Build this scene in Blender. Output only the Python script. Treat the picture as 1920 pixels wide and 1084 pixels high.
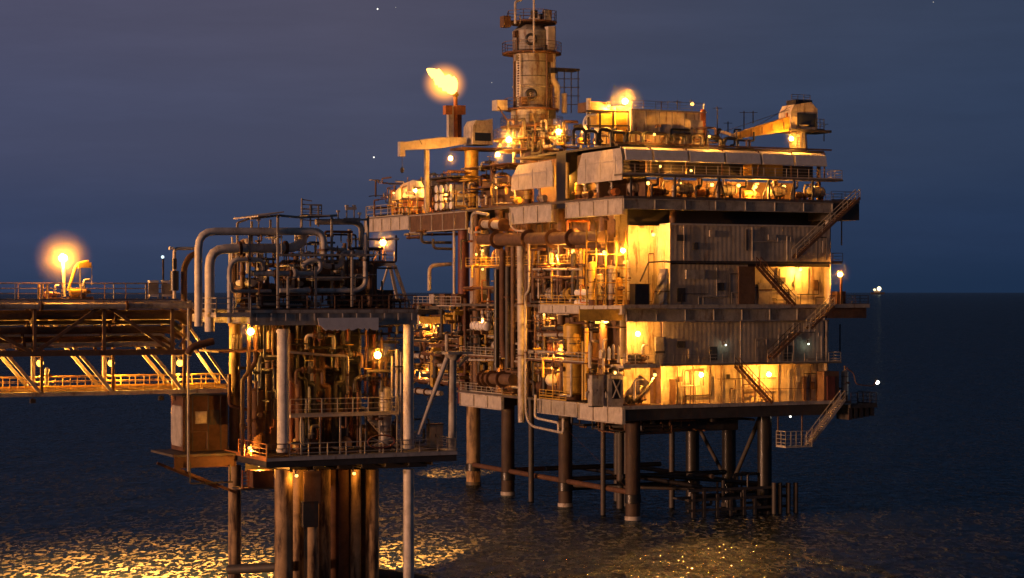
import bpy, bmesh, math, random
from mathutils import Vector, Matrix
R = math.radians
random.seed(7)
for o in list(bpy.data.objects): bpy.data.objects.remove(o)
S = bpy.context.scene
COL = S.collection
# ------------------------------------------------------------------ camera
FPX, HOR, CH = 3919.0, 548.0, 26.0
cd = bpy.data.cameras.new('camera'); cam = bpy.data.objects.new('camera', cd); COL.objects.link(cam)
cd.sensor_width = 36; cd.lens = FPX*36/1920; cd.shift_y = 6/1920
cd.clip_start = 1; cd.clip_end = 200000
cam.location = (0, 0, CH); cam.rotation_euler = (R(90), 0, 0); S.camera = cam
# ------------------------------------------------------------------ exposure
S.view_settings.view_transform = 'Standard'; S.view_settings.look = 'None'
S.view_settings.exposure = 0; S.view_settings.gamma = 1
# ------------------------------------------------------------------ dusk sky
SUN_EL, SUN_DIR = R(1.0), Vector((-1, -0.60, 0)).normalized()
W = bpy.data.worlds.new('World'); S.world = W; W.use_nodes = True
nt = W.node_tree; N = nt.nodes; L = nt.links; N.clear()
out = N.new('ShaderNodeOutputWorld'); bg = N.new('ShaderNodeBackground'); L.new(bg.outputs[0], out.inputs[0])
tc = N.new('ShaderNodeTexCoord'); sep = N.new('ShaderNodeSeparateXYZ'); L.new(tc.outputs['Generated'], sep.inputs[0])
rmp = N.new('ShaderNodeValToRGB'); L.new(sep.outputs['Z'], rmp.inputs[0])
rmp.color_ramp.interpolation = 'EASE'
el = rmp.color_ramp.elements
el[0].position = 0.0; el[0].color = (.029, .048, .100, 1)
el[1].position = 1.0; el[1].color = (.034, .038, .058, 1)
for p, c in ((.03, (.042, .060, .122, 1)), (.075, (.068, .078, .140, 1)), (.14, (.086, .086, .142, 1)), (.24, (.044, .050, .078, 1))):
    e = el.new(p); e.color = c
# left-right drift: greyer violet to the left, bluer to the right
mr = N.new('ShaderNodeMapRange'); L.new(sep.outputs['X'], mr.inputs[0])
mr.inputs[1].default_value = -.25; mr.inputs[2].default_value = .25
tint = N.new('ShaderNodeValToRGB'); L.new(mr.outputs[0], tint.inputs[0]); te = tint.color_ramp.elements
te[0].position = 0; te[0].color = (.96, .98, 1.05, 1); te[1].position = 1; te[1].color = (.42, .64, .76, 1)
e = te.new(.36); e.color = (.96, .94, .92, 1); e = te.new(.78); e.color = (.53, .71, .79, 1)
mul = N.new('ShaderNodeMix'); mul.data_type = 'RGBA'; mul.blend_type = 'MULTIPLY'; mul.inputs[0].default_value = 1
L.new(rmp.outputs[0], mul.inputs[6]); L.new(tint.outputs[0], mul.inputs[7])
# thin cloud
mp = N.new('ShaderNodeMapping'); mp.inputs[3].default_value = (5, 5, 34); L.new(tc.outputs['Generated'], mp.inputs[0])
nz = N.new('ShaderNodeTexNoise'); nz.inputs['Scale'].default_value = 1.3; nz.inputs['Detail'].default_value = 6; nz.inputs['Roughness'].default_value = .62
L.new(mp.outputs[0], nz.inputs[0])
cr = N.new('ShaderNodeMapRange'); cr.inputs[1].default_value = .42; cr.inputs[2].default_value = .78; cr.inputs[3].default_value = 1.0; cr.inputs[4].default_value = 1.16
L.new(nz.outputs[0], cr.inputs[0])
mul2 = N.new('ShaderNodeMix'); mul2.data_type = 'RGBA'; mul2.blend_type = 'MULTIPLY'; mul2.inputs[0].default_value = 1
cmb = N.new('ShaderNodeCombineColor')
for i in range(3): L.new(cr.outputs[0], cmb.inputs[i])
L.new(mul.outputs[2], mul2.inputs[6]); L.new(cmb.outputs[0], mul2.inputs[7])
# the physical sky, long after sunset, adds its faint remainder
sk = N.new('ShaderNodeTexSky'); sk.sky_type = 'NISHITA'; sk.sun_disc = False
sk.sun_elevation = SUN_EL; sk.sun_rotation = math.atan2(SUN_DIR.x, SUN_DIR.y)
add = N.new('ShaderNodeMix'); add.data_type = 'RGBA'; add.blend_type = 'ADD'; add.inputs[0].default_value = .002
L.new(mul2.outputs[2], add.inputs[6]); L.new(sk.outputs[0], add.inputs[7])
L.new(add.outputs[2], bg.inputs[0]); bg.inputs[1].default_value = .86
# low afterglow from the left
sd = bpy.data.lights.new('sun', 'SUN'); so = bpy.data.objects.new('sun', sd); COL.objects.link(so)
sd.energy = 3.0; sd.angle = R(3); sd.color = (1, .47, .25)
sv = Vector((SUN_DIR.x*math.cos(SUN_EL), SUN_DIR.y*math.cos(SUN_EL), math.sin(SUN_EL)))
so.rotation_euler = sv.to_track_quat('Z', 'Y').to_euler(); so.location = sv*400

# ------------------------------------------------------------------ frames
ANG = math.atan2(.438, .899); CU, SU = math.cos(ANG), math.sin(ANG)
class Frame:
    def __init__(s, ox, oy, a=ANG):
        s.ox, s.oy, s.a = ox, oy, a; s.c, s.s = math.cos(a), math.sin(a)
    def w(s, p): return Vector((s.ox+s.c*p[0]-s.s*p[1], s.oy+s.s*p[0]+s.c*p[1], p[2]))
    def V(s, px, py, v):                    # point of the plane v = const seen at that picture place
        k = (px-960)/FPX
        u = (k*(s.oy+s.c*v)-s.ox+s.s*v)/(s.c-k*s.s)
        Y = s.oy+s.s*u+s.c*v
        return (u, v, CH-(py-HOR)*Y/FPX)
    def U(s, px, py, u):                    # same for the plane u = const
        k = (px-960)/FPX
        v = (s.ox+s.c*u-k*(s.oy+s.s*u))/(s.s+k*s.c)
        Y = s.oy+s.s*u+s.c*v
        return (u, v, CH-(py-HOR)*Y/FPX)
M = Frame(13.8, 238.6)
k0 = (500-960)/FPX
RF = Frame(k0*160, 160.0)
WF = Frame(0, 0, 0.0)

# ------------------------------------------------------------------ materials
def newmat(name):
    m = bpy.data.materials.new(name); m.use_nodes = True
    n = m.node_tree.nodes; n.clear()
    o = n.new('ShaderNodeOutputMaterial'); return m, n, m.node_tree.links, o
def steel(name, col, rust=.35, rough=.55, metal=0.0, rcol=(.13, .055, .022), dirt=.5, scale=.9, streak=6.0):
    m, n, l, o = newmat(name)
    b = n.new('ShaderNodeBsdfPrincipled'); l.new(b.outputs[0], o.inputs[0])
    t = n.new('ShaderNodeTexCoord')
    oi = n.new('ShaderNodeObjectInfo')
    ad = n.new('ShaderNodeVectorMath'); ad.operation = 'ADD'
    l.new(t.outputs['Object'], ad.inputs[0])
    sc = n.new('ShaderNodeVectorMath'); sc.operation = 'SCALE'; sc.inputs['Scale'].default_value = 37.0
    cx = n.new('ShaderNodeCombineXYZ')
    for i in range(3): l.new(oi.outputs['Random'], cx.inputs[i])
    l.new(cx.outputs[0], sc.inputs[0]); l.new(sc.outputs[0], ad.inputs[1])
    m1 = n.new('ShaderNodeMapping'); m1.inputs[3].default_value = (scale*streak/3, scale*streak/3, scale/2); l.new(ad.outputs[0], m1.inputs[0])
    n1 = n.new('ShaderNodeTexNoise'); n1.inputs['Scale'].default_value = 1; n1.inputs['Detail'].default_value = 7; n1.inputs['Roughness'].default_value = .65
    l.new(m1.outputs[0], n1.inputs[0])
    n2 = n.new('ShaderNodeTexNoise'); n2.inputs['Scale'].default_value = scale*1.2; n2.inputs['Detail'].default_value = 8; n2.inputs['Roughness'].default_value = .7
    l.new(ad.outputs[0], n2.inputs[0])
    r1 = n.new('ShaderNodeMapRange'); l.new(n1.outputs[0], r1.inputs[0])
    r1.inputs[1].default_value = .62-rust*.25; r1.inputs[2].default_value = .72-rust*.18
    mx = n.new('ShaderNodeMix'); mx.data_type = 'RGBA'
    l.new(r1.outputs[0], mx.inputs[0]); mx.inputs[6].default_value = (*col, 1); mx.inputs[7].default_value = (*rcol, 1)
    # limit of the streak mask
    mm = n.new('ShaderNodeMath'); mm.operation = 'MULTIPLY'; mm.inputs[1].default_value = min(1, rust*1.8)
    l.new(r1.outputs[0], mm.inputs[0]); l.new(mm.outputs[0], mx.inputs[0])
    r2 = n.new('ShaderNodeMapRange'); l.new(n2.outputs[0], r2.inputs[0])
    r2.inputs[1].default_value = .3; r2.inputs[2].default_value = .68; r2.inputs[3].default_value = 1-dirt; r2.inputs[4].default_value = 1.1
    mz = n.new('ShaderNodeVectorMath'); mz.operation = 'SCALE'
    l.new(mx.outputs[2], mz.inputs[0]); l.new(r2.outputs[0], mz.inputs['Scale'])
    l.new(mz.outputs[0], b.inputs['Base Color'])
    b.inputs['Roughness'].default_value = rough; b.inputs['Metallic'].default_value = metal
    bp = n.new('ShaderNodeBump'); bp.inputs['Strength'].default_value = .25; bp.inputs['Distance'].default_value = .03
    l.new(n2.outputs[0], bp.inputs['Height']); l.new(bp.outputs[0], b.inputs['Normal'])
    return m
def emis(name, col, st):
    m, n, l, o = newmat(name); e = n.new('ShaderNodeEmission'); e.inputs[0].default_value = (*col, 1); e.inputs[1].default_value = st
    l.new(e.outputs[0], o.inputs[0]); return m
MT = dict(
    grey=steel('grey_paint', (.40, .37, .31), .35),
    cream=steel('cream_paint', (.48, .44, .38), .35, .5),
    pale=steel('pale_girder_paint', (.50, .46, .40), .25, .6, dirt=.35),
    wall=steel('wall_cladding', (.46, .40, .31), .3, .6, dirt=.35, scale=.5),
    wallc=steel('cream_wall_cladding', (.62, .54, .38), .42, .6, dirt=.4, scale=.6, streak=9),
    dark=steel('dark_steel', (.055, .05, .045), .3, .6),
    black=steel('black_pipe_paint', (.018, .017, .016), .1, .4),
    rust=steel('rusted_steel', (.12, .055, .028), .5, .75, dirt=.6),
    red=steel('oxide_red_paint', (.15, .04, .025), .3, .6),
    brown=steel('brown_lagging', (.15, .085, .045), .4, .65),
    caisson=steel('weathered_caisson', (.42, .28, .14), .6, .7, rcol=(.05, .022, .010), dirt=.6, scale=.45, streak=8),
    stack=steel('sooty_tower_paint', (.34, .33, .30), .5, .6, dirt=.6, scale=.6),
    tower=steel('weathered_pale_paint', (.60, .57, .51), .3, .55, dirt=.4),
    legs=steel('streaked_leg_paint', (.065, .040, .024), .7, .7, rcol=(.04, .018, .010), dirt=.6, scale=.45, streak=8),
    white=steel('white_paint', (.72, .70, .66), .12, .45, dirt=.2),
    rail=steel('galvanised_rail', (.42, .38, .30), .25, .5, dirt=.3),
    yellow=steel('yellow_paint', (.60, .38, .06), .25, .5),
    orange=steel('orange_paint', (.55, .20, .05), .2, .5),
    deck=steel('deck_plate', (.10, .085, .07), .4, .7),
    grate=steel('walkway_plate', (.16, .14, .11), .35, .7),
    foil=steel('foil_lagging', (.55, .52, .46), .15, .28, .8),
    glass=steel('dark_window', (.02, .025, .03), 0, .1, dirt=.1),
)
SOD = (1.0, .37, .045)
BULB = {}
def bulbmat(st, col=SOD):
    k = (st, col)
    if k not in BULB: BULB[k] = emis('lit_lamp_glass_%d' % len(BULB), col, st)
    return BULB[k]

# ------------------------------------------------------------------ mesh builder
class MB:
    def __init__(s): s.v = []; s.f = []; s.ch = []
    def add(s, vs, fs):
        s.ch.append((len(s.v), len(s.f)))
        o = len(s.v); s.v += [tuple(p) for p in vs]; s.f += [tuple(i+o for i in f) for f in fs]; return s
    def box(s, a, b):
        x0, x1 = sorted((a[0], b[0])); y0, y1 = sorted((a[1], b[1])); z0, z1 = sorted((a[2], b[2]))
        return s.add([(x0,y0,z0),(x1,y0,z0),(x1,y1,z0),(x0,y1,z0),(x0,y0,z1),(x1,y0,z1),(x1,y1,z1),(x0,y1,z1)],
                     [(0,3,2,1),(4,5,6,7),(0,1,5,4),(1,2,6,5),(2,3,7,6),(3,0,4,7)])
    def beam(s, p, q, w=.2, h=None):
        h = h or w; p, q = Vector(p), Vector(q); d = (q-p)
        if d.length < 1e-5: return s
        d.normalize(); up = Vector((0,0,1)) if abs(d.z) < .95 else Vector((0,1,0))
        a = d.cross(up).normalized()*w/2; b = a.cross(d).normalized()*h/2
        vs = [p-a-b, p+a-b, p+a+b, p-a+b, q-a-b, q+a-b, q+a+b, q-a+b]
        return s.add(vs, [(0,1,2,3),(7,6,5,4),(0,4,5,1),(1,5,6,2),(2,6,7,3),(3,7,4,0)])
    def ibeam(s, p, q, w=.3, h=.6, t=.05):
        p, q = Vector(p), Vector(q); z = Vector((0,0,1))
        s.beam(p+z*(h/2-t/2), q+z*(h/2-t/2), w, t); s.beam(p-z*(h/2-t/2), q-z*(h/2-t/2), w, t)
        return s.beam(p, q, t, h-2*t-.004)
    def loft(s, rings, close=True):
        s.ch.append((len(s.v), len(s.f)))
        o = len(s.v); n = len(rings[0])
        for r in rings: s.v += [tuple(p) for p in r]
        for i in range(len(rings)-1):
            for j in range(n):
                k = (j+1) % n
                s.f.append((o+i*n+j, o+i*n+k, o+(i+1)*n+k, o+(i+1)*n+j))
        if close:
            s.f.append(tuple(o+j for j in reversed(range(n)))); s.f.append(tuple(o+(len(rings)-1)*n+j for j in range(n)))
        return s
    def tube(s, pts, r, n=10, bend=None):
        P = [Vector(p) for p in pts]
        if bend is None: bend = r*2.2
        Q = [P[0]]
        for i in range(1, len(P)-1):
            a, b, c = P[i-1], P[i], P[i+1]; d1 = (a-b); d2 = (c-b)
            m = min(bend, d1.length*.48, d2.length*.48); d1.normalize(); d2.normalize()
            if d1.dot(d2) < -.995: Q.append(b); continue
            A, C = b+d1*m, b+d2*m
            for k in range(5):
                t = k/4; Q.append(A*(1-t)**2+b*2*t*(1-t)+C*t*t)
        Q.append(P[-1]); rings = []; prev = None
        for i, p in enumerate(Q):
            d = (Q[min(i+1, len(Q)-1)]-Q[max(i-1, 0)]).normalized()
            if prev is None: x = d.orthogonal().normalized()
            else: x = (prev-d*prev.dot(d)).normalized()
            prev = x; y = d.cross(x)
            rings.append([p+(x*math.cos(a)+y*math.sin(a))*r for a in [2*math.pi*j/n for j in range(n)]])
        return s.loft(rings)
    def cyl(s, p, q, r0, r1=None, n=16):
        r1 = r0 if r1 is None else r1; p, q = Vector(p), Vector(q); d = (q-p).normalized()
        x = d.orthogonal().normalized(); y = d.cross(x)
        rg = lambda c, r: [c+(x*math.cos(a)+y*math.sin(a))*r for a in [2*math.pi*j/n for j in range(n)]]
        return s.loft([rg(p, r0), rg(q, r1)])
    def lathe(s, p, q, prof, n=20):              # prof: (fraction or distance along, radius)
        p, q = Vector(p), Vector(q); d = (q-p).normalized(); x = d.orthogonal().normalized(); y = d.cross(x)
        return s.loft([[p+d*t+(x*math.cos(a)+y*math.sin(a))*max(r, .001) for a in [2*math.pi*j/n for j in range(n)]] for t, r in prof])
    def vessel(s, p, q, r, n=20):
        ln = (Vector(q)-Vector(p)).length
        return s.lathe(p, q, [(0, .02), (r*.06, r*.5), (r*.18, r*.8), (r*.4, r), (ln-r*.4, r), (ln-r*.18, r*.8), (ln-r*.06, r*.5), (ln, .02)], n)
    def ball(s, c, r, n=10, m=6, sq=(1,1,1)):
        rings = []
        for i in range(m+1):
            t = math.pi*i/m; rr = max(math.sin(t), .01)
            rings.append([(c[0]+r*sq[0]*rr*math.cos(2*math.pi*j/n), c[1]+r*sq[1]*rr*math.sin(2*math.pi*j/n), c[2]-r*sq[2]*math.cos(t)) for j in range(n)])
        return s.loft(rings)
    def torus(s, c, ax, r, t, n=24, m=6):
        c, ax = Vector(c), Vector(ax).normalized(); x = ax.orthogonal().normalized(); y = ax.cross(x); rings = []
        s.ch.append((len(s.v), len(s.f))); o = len(s.v)
        for i in range(n):
            a = 2*math.pi*i/n; d = x*math.cos(a)+y*math.sin(a)
            for j in range(m):
                b = 2*math.pi*j/m; s.v.append(tuple(c+d*(r+t*math.cos(b))+ax*t*math.sin(b)))
        for i in range(n):
            for j in range(m):
                s.f.append((o+i*m+j, o+((i+1)%n)*m+j, o+((i+1)%n)*m+(j+1)%m, o+i*m+(j+1)%m))
        return s
    def rail(s, pts, h=1.1, t=.07, sp=1.6, mids=2, kick=True):
        for a, b in zip(pts[:-1], pts[1:]):
            a, b = Vector(a), Vector(b); d = b-a; n = max(1, round(d.length/sp))
            for i in range(n+1):
                p = a+d*i/n; s.beam(p, p+Vector((0,0,h)), t)
            for k in range(1, mids+2):
                zz = Vector((0,0,h*k/(mids+1))); s.beam(a+zz, b+zz, t if k == mids+1 else t*.7)
            if kick: s.beam(a+Vector((0,0,.08)), b+Vector((0,0,.08)), .03, .14)
        return s
    def stairs(s, p, q, wdir, w=.9):
        p, q = Vector(p), Vector(q); wd = Vector(wdir)*w
        s.beam(p, q, .08, .32); s.beam(p+wd, q+wd, .08, .32)
        n = max(3, int(abs(q.z-p.z)/.24))
        for i in range(1, n):
            c = p+(q-p)*i/n; s.beam(c, c+wd, .28, .04)
        return s
    def corr(s, u0, u1, v, z0, z1, pitch=.6, amp=.012, th=.12):   # corrugated cladding in the plane v
        n = max(2, int((u1-u0)/pitch*4)); pr = []
        for i in range(n+1):
            u = u0+(u1-u0)*i/n; pr.append((u, v-(amp if i % 4 in (1, 2) else 0)))
        lo = [(a, b, z0) for a, b in pr]+[(u1, v+th, z0), (u0, v+th, z0)]
        hi = [(a, b, z1) for a, b, _ in lo]
        return s.loft([lo, hi])
    def corru(s, v0, v1, u, z0, z1, pitch=.6, amp=.012, th=.12):
        n = max(2, int((v1-v0)/pitch*4)); pr = []
        for i in range(n+1):
            v = v0+(v1-v0)*i/n; pr.append((u-(amp if i % 4 in (1, 2) else 0), v))
        lo = [(a, b, z0) for a, b in pr]+[(u+th, v1, z0), (u+th, v0, z0)]
        return s.loft([lo, [(a, b, z1) for a, b, _ in lo]])
    def prism(s, pts, d):
        d = Vector(d); return s.loft([[Vector(p) for p in pts], [Vector(p)+d for p in pts]])
    def flange(s, c, ax, r, t=.12): 
        c, ax = Vector(c), Vector(ax).normalized(); return s.cyl(c-ax*t/2, c+ax*t/2, r, n=14)
    def buildn(s, name, mat, parent, k=1):       # one object for each k pieces, all with the same kind name
        c = s.ch+[(len(s.v), len(s.f))]; st = list(range(0, len(s.ch), k))
        for i in st:
            a, b = c[i], c[min(i+k, len(s.ch))]
            m = MB(); m.v = s.v[a[0]:b[0]]; m.f = [tuple(q-a[0] for q in f) for f in s.f[a[1]:b[1]]]
            m.build(name, mat, parent)
    def build(s, name, mat, parent=None, smooth=None, label=None):
        me = bpy.data.meshes.new(name)
        off = Vector(parent['_o']) if parent is not None and '_o' in parent else Vector((0,0,0))
        me.from_pydata([tuple(Vector(p)-off) for p in s.v], [], s.f)
        bm = bmesh.new(); bm.from_mesh(me); bmesh.ops.recalc_face_normals(bm, faces=bm.faces)
        bm.to_mesh(me); bm.free()
        me.materials.append(MT[mat] if isinstance(mat, str) else mat)
        if smooth is not False:
            me.polygons.foreach_set('use_smooth', [True]*len(me.polygons))
            try: me.set_sharp_from_angle(angle=R(38))
            except Exception: pass
        me.update()
        o = bpy.data.objects.new(name, me); COL.objects.link(o)
        if parent is not None:
            o.parent = parent
            if '_o' in parent: o['_o'] = parent['_o']
        if label: o['label'] = label
        return o
ALL = []
def thing(name, label, cat, F, o=(0,0,0), group=None, rot=0):
    e = bpy.data.objects.new(name, None); COL.objects.link(e); e.empty_display_size = .5
    e.location = F.w(o); e.rotation_euler = (0, 0, F.a+rot); e['_o'] = tuple(o)
    e['label'] = label; e['category'] = cat
    if group: e['group'] = group
    ALL.append(e); return e
def kids(o): return [c for c in bpy.data.objects if c.parent == o]
KID = {}
def copy_tree(o, parent=None):
    if o.name not in KID: KID[o.name] = kids(o)
    c = o.copy(); COL.objects.link(c); c.parent = parent
    for ch in KID[o.name]: copy_tree(ch, c)
    return c
def place(proto, F, p, label, rot=0, scale=None, used={}):
    if proto.name in used: c = copy_tree(proto); ALL.append(c)
    else: c = proto; used[proto.name] = 1
    c.location = F.w(p); c.rotation_euler = (0, 0, F.a+rot); c['label'] = label
    if scale: c.scale = (scale,)*3 if isinstance(scale, (int, float)) else scale
    return c
ORD = ['first','second','third','fourth','fifth','sixth','seventh','eighth','ninth','tenth','eleventh','twelfth','thirteenth','fourteenth','fifteenth','sixteenth','seventeenth','eighteenth','nineteenth','twentieth']
def lerp(a, b, t): return a+(b-a)*t

# ================================================================== SEA
def sea():
    m, n, l, o = newmat('dark_sea_water')
    b = n.new('ShaderNodeMixShader'); dw = n.new('ShaderNodeBsdfDiffuse'); dw.inputs[0].default_value = (.003, .006, .010, 1); gw = n.new('ShaderNodeBsdfGlossy'); gw.inputs[0].default_value = (.80, .95, 1, 1); gw.inputs['Roughness'].default_value = .12
    fw = n.new('ShaderNodeFresnel'); fw.inputs[0].default_value = 1.33; fm_ = n.new('ShaderNodeMath'); fm_.operation = 'MULTIPLY'; fm_.inputs[1].default_value = .50
    l.new(fw.outputs[0], fm_.inputs[0]); l.new(fm_.outputs[0], b.inputs[0]); l.new(dw.outputs[0], b.inputs[1]); l.new(gw.outputs[0], b.inputs[2])
    t = n.new('ShaderNodeTexCoord')
    def noise(sc, det, rg):
        mp = n.new('ShaderNodeMapping'); mp.inputs[3].default_value = sc; l.new(t.outputs['Object'], mp.inputs[0])
        z = n.new('ShaderNodeTexNoise'); z.inputs['Scale'].default_value = 1; z.inputs['Detail'].default_value = det; z.inputs['Roughness'].default_value = rg
        z.inputs['Distortion'].default_value = .6
        l.new(mp.outputs[0], z.inputs[0]); return z
    a = noise((.9, .42, .5), 4, .6); c = noise((.16, .07, .1), 2, .5)
    s1 = n.new('ShaderNodeMath'); s1.operation = 'MULTIPLY_ADD'; l.new(c.outputs[0], s1.inputs[0]); s1.inputs[1].default_value = 2.2; l.new(a.outputs[0], s1.inputs[2])
    bp = n.new('ShaderNodeBump'); bp.inputs['Strength'].default_value = 1; bp.inputs['Distance'].default_value = .85
    l.new(s1.outputs[0], bp.inputs['Height']); l.new(bp.outputs[0], gw.inputs['Normal']); l.new(bp.outputs[0], fw.inputs['Normal'])
    # sea glitter put into the colour as pale flecks all over the surface
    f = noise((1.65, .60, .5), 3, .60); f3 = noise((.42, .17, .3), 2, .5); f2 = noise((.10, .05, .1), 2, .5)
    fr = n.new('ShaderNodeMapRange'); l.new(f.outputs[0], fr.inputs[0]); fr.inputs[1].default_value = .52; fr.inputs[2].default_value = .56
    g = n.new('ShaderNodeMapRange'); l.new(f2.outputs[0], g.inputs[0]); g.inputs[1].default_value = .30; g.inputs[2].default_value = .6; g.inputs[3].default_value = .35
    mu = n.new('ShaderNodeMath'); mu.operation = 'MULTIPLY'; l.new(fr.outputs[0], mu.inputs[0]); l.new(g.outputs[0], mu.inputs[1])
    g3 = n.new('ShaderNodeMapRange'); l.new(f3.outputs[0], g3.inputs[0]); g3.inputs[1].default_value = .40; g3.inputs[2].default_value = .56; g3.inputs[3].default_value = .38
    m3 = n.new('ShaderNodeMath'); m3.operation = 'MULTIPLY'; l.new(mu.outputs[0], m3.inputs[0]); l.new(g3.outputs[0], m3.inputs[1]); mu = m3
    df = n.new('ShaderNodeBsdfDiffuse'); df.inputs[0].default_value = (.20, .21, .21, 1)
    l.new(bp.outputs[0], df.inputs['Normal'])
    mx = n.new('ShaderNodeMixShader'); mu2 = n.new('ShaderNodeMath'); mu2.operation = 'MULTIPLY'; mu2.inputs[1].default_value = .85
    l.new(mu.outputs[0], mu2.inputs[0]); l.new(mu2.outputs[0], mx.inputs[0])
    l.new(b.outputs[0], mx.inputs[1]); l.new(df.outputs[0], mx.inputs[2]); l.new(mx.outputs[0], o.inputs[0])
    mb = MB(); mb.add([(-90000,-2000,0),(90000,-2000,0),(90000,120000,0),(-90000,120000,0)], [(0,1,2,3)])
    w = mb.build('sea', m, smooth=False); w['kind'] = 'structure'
    return w
sea()

# ================================================================== LAMPS
halo_mat = bpy.data.materials.new('lamp_halo_volume'); halo_mat.use_nodes = True  # volume added around the larger lamps to give them a glow halo
def _halo_mat():
    n = halo_mat.node_tree.nodes; l = halo_mat.node_tree.links; n.clear(); o = n.new('ShaderNodeOutputMaterial')
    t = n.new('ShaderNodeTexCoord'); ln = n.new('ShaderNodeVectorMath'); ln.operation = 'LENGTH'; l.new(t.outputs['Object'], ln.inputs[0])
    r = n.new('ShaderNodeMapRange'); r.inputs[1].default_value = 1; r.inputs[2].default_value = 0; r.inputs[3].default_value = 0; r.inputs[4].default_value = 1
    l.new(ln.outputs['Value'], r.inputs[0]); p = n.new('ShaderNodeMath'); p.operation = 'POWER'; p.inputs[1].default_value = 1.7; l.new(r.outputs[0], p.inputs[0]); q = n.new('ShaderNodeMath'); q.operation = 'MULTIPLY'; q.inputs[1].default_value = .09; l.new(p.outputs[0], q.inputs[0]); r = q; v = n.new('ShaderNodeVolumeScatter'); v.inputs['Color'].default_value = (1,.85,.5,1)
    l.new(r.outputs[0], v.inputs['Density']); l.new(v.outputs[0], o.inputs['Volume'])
_halo_mat()
def make_lamp(power, r, col, glow, mr):
    # a floodlight: bracket behind, hood above, glowing glass, and the light it gives
    e = thing('floodlight', 'x', 'floodlight', WF, (0,0,0), None)
    b = MB(); b.beam((0, r+.12, -.1), (0, r+.12, .5), .09); b.beam((0, 0, .42), (0, r+.16, .42), .07); b.build('bracket', 'dark', e)
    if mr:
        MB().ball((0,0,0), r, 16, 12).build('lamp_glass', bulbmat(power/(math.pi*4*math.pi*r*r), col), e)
        m = MB(); m.ball((0,0,0), 1, 20, 14); mo = m.build('lamp_halo', halo_mat, e); mo.scale = (mr, mr, mr)
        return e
    h = MB(); h.lathe((0,0,r*.8), (0,0,1), [(0, r*.9), (.04, r*.9), (r*.35, r*.4), (r*.5, r*.25)], 12); h.build('hood', 'grey', e)
    g = MB(); g.ball((0,0,0), r, 14, 10); g.build('lamp_glass', bulbmat(glow, (1, .55, .12) if col == SOD else col), e)
    d = bpy.data.lights.new('lamp_light', 'POINT'); d.energy = power; d.color = col; d.shadow_soft_size = 0
    o = bpy.data.objects.new('lamp_light', d); COL.objects.link(o); o.parent = e; o.location = (0, -.05, -r-.06)
    return e
LP = {}
PW = 1.0
def lamp(F, p, label, size='m', rot=0):
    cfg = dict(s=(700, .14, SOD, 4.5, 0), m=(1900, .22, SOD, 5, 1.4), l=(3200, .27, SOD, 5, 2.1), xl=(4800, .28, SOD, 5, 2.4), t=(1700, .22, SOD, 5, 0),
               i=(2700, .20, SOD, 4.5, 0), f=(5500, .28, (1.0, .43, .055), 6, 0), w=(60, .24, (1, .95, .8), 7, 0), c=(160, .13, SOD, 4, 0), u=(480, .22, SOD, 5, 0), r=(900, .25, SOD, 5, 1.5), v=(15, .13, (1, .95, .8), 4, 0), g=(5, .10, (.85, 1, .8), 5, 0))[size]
    first = size not in LP
    if first: LP[size] = make_lamp(*cfg)
    c = place(LP[size], F, p, label, rot)
    return c

# ================================================================== EQUIPMENT KITS
def pump_skid(F, p, label, s=1.0, rot=0, body='grey', cat='pump', name='pump_skid', group=None):
    e = thing(name, label, cat, F, p, group, rot); e['_o'] = (0,0,0)
    MB().box((-1.1*s,-.5*s,0), (1.1*s,.5*s,.18*s)).build('skid_base', 'rust', e)
    m = MB(); m.cyl((-.95*s,0,.6*s), (0,0,.6*s), .34*s)
    for i in range(5): m.cyl((-.85*s+i*.17*s,0,.6*s), (-.80*s+i*.17*s,0,.6*s), .38*s)
    m.box((-.8*s,-.2*s,.18*s), (-.2*s,.2*s,.35*s)); m.build('motor', body, e)
    c = MB(); c.lathe((.15*s,0,.6*s), (1,0,.6*s), [(0,.1*s),(.05*s,.3*s),(.35*s,.36*s),(.5*s,.2*s),(.8*s,.16*s)]); c.box((.2*s,-.15*s,.18*s),(.5*s,.15*s,.4*s)); c.build('pump_casing', 'brown', e)
    t = MB(); t.tube([(.35*s,0,.8*s),(.35*s,0,1.7*s),(.9*s,0,1.7*s)], .11*s); t.flange((.35*s,0,1.2*s),(0,0,1),.2*s,.1*s); t.build('discharge_pipe', 'cream', e)
    return e
def vert_vessel(F, p, label, r=.8, h=4, rot=0, body='cream', group=None):
    e = thing('vertical_vessel', label, 'vessel', F, p, group, rot); e['_o'] = (0,0,0)
    MB().vessel((0,0,.5), (0,0,h), r).build('shell', body, e)
    MB().cyl((0,0,0), (0,0,.7), r*.85, r*.9).build('skirt', 'rust', e)
    n = MB(); n.cyl((0,0,h-.1),(0,0,h+.5), r*.25); n.flange((0,0,h+.5),(0,0,1), r*.4,.1); n.cyl((0,-r*.9,h*.6),(0,-r-.35,h*.6), r*.2); n.flange((0,-r-.35,h*.6),(0,1,0), r*.32,.1)
    n.cyl((-r*.9,0,h*.4),(-r-.35,0,h*.4), r*.2); n.flange((-r-.35,0,h*.4),(1,0,0), r*.32,.1); n.buildn('nozzle', 'brown', e, 2)
    b = MB()
    for z in (h*.3, h*.55, h*.8): b.torus((0,0,z),(0,0,1), r+.01,.035, 20, 5)
    b.buildn('band', 'rust', e)
    return e
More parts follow.
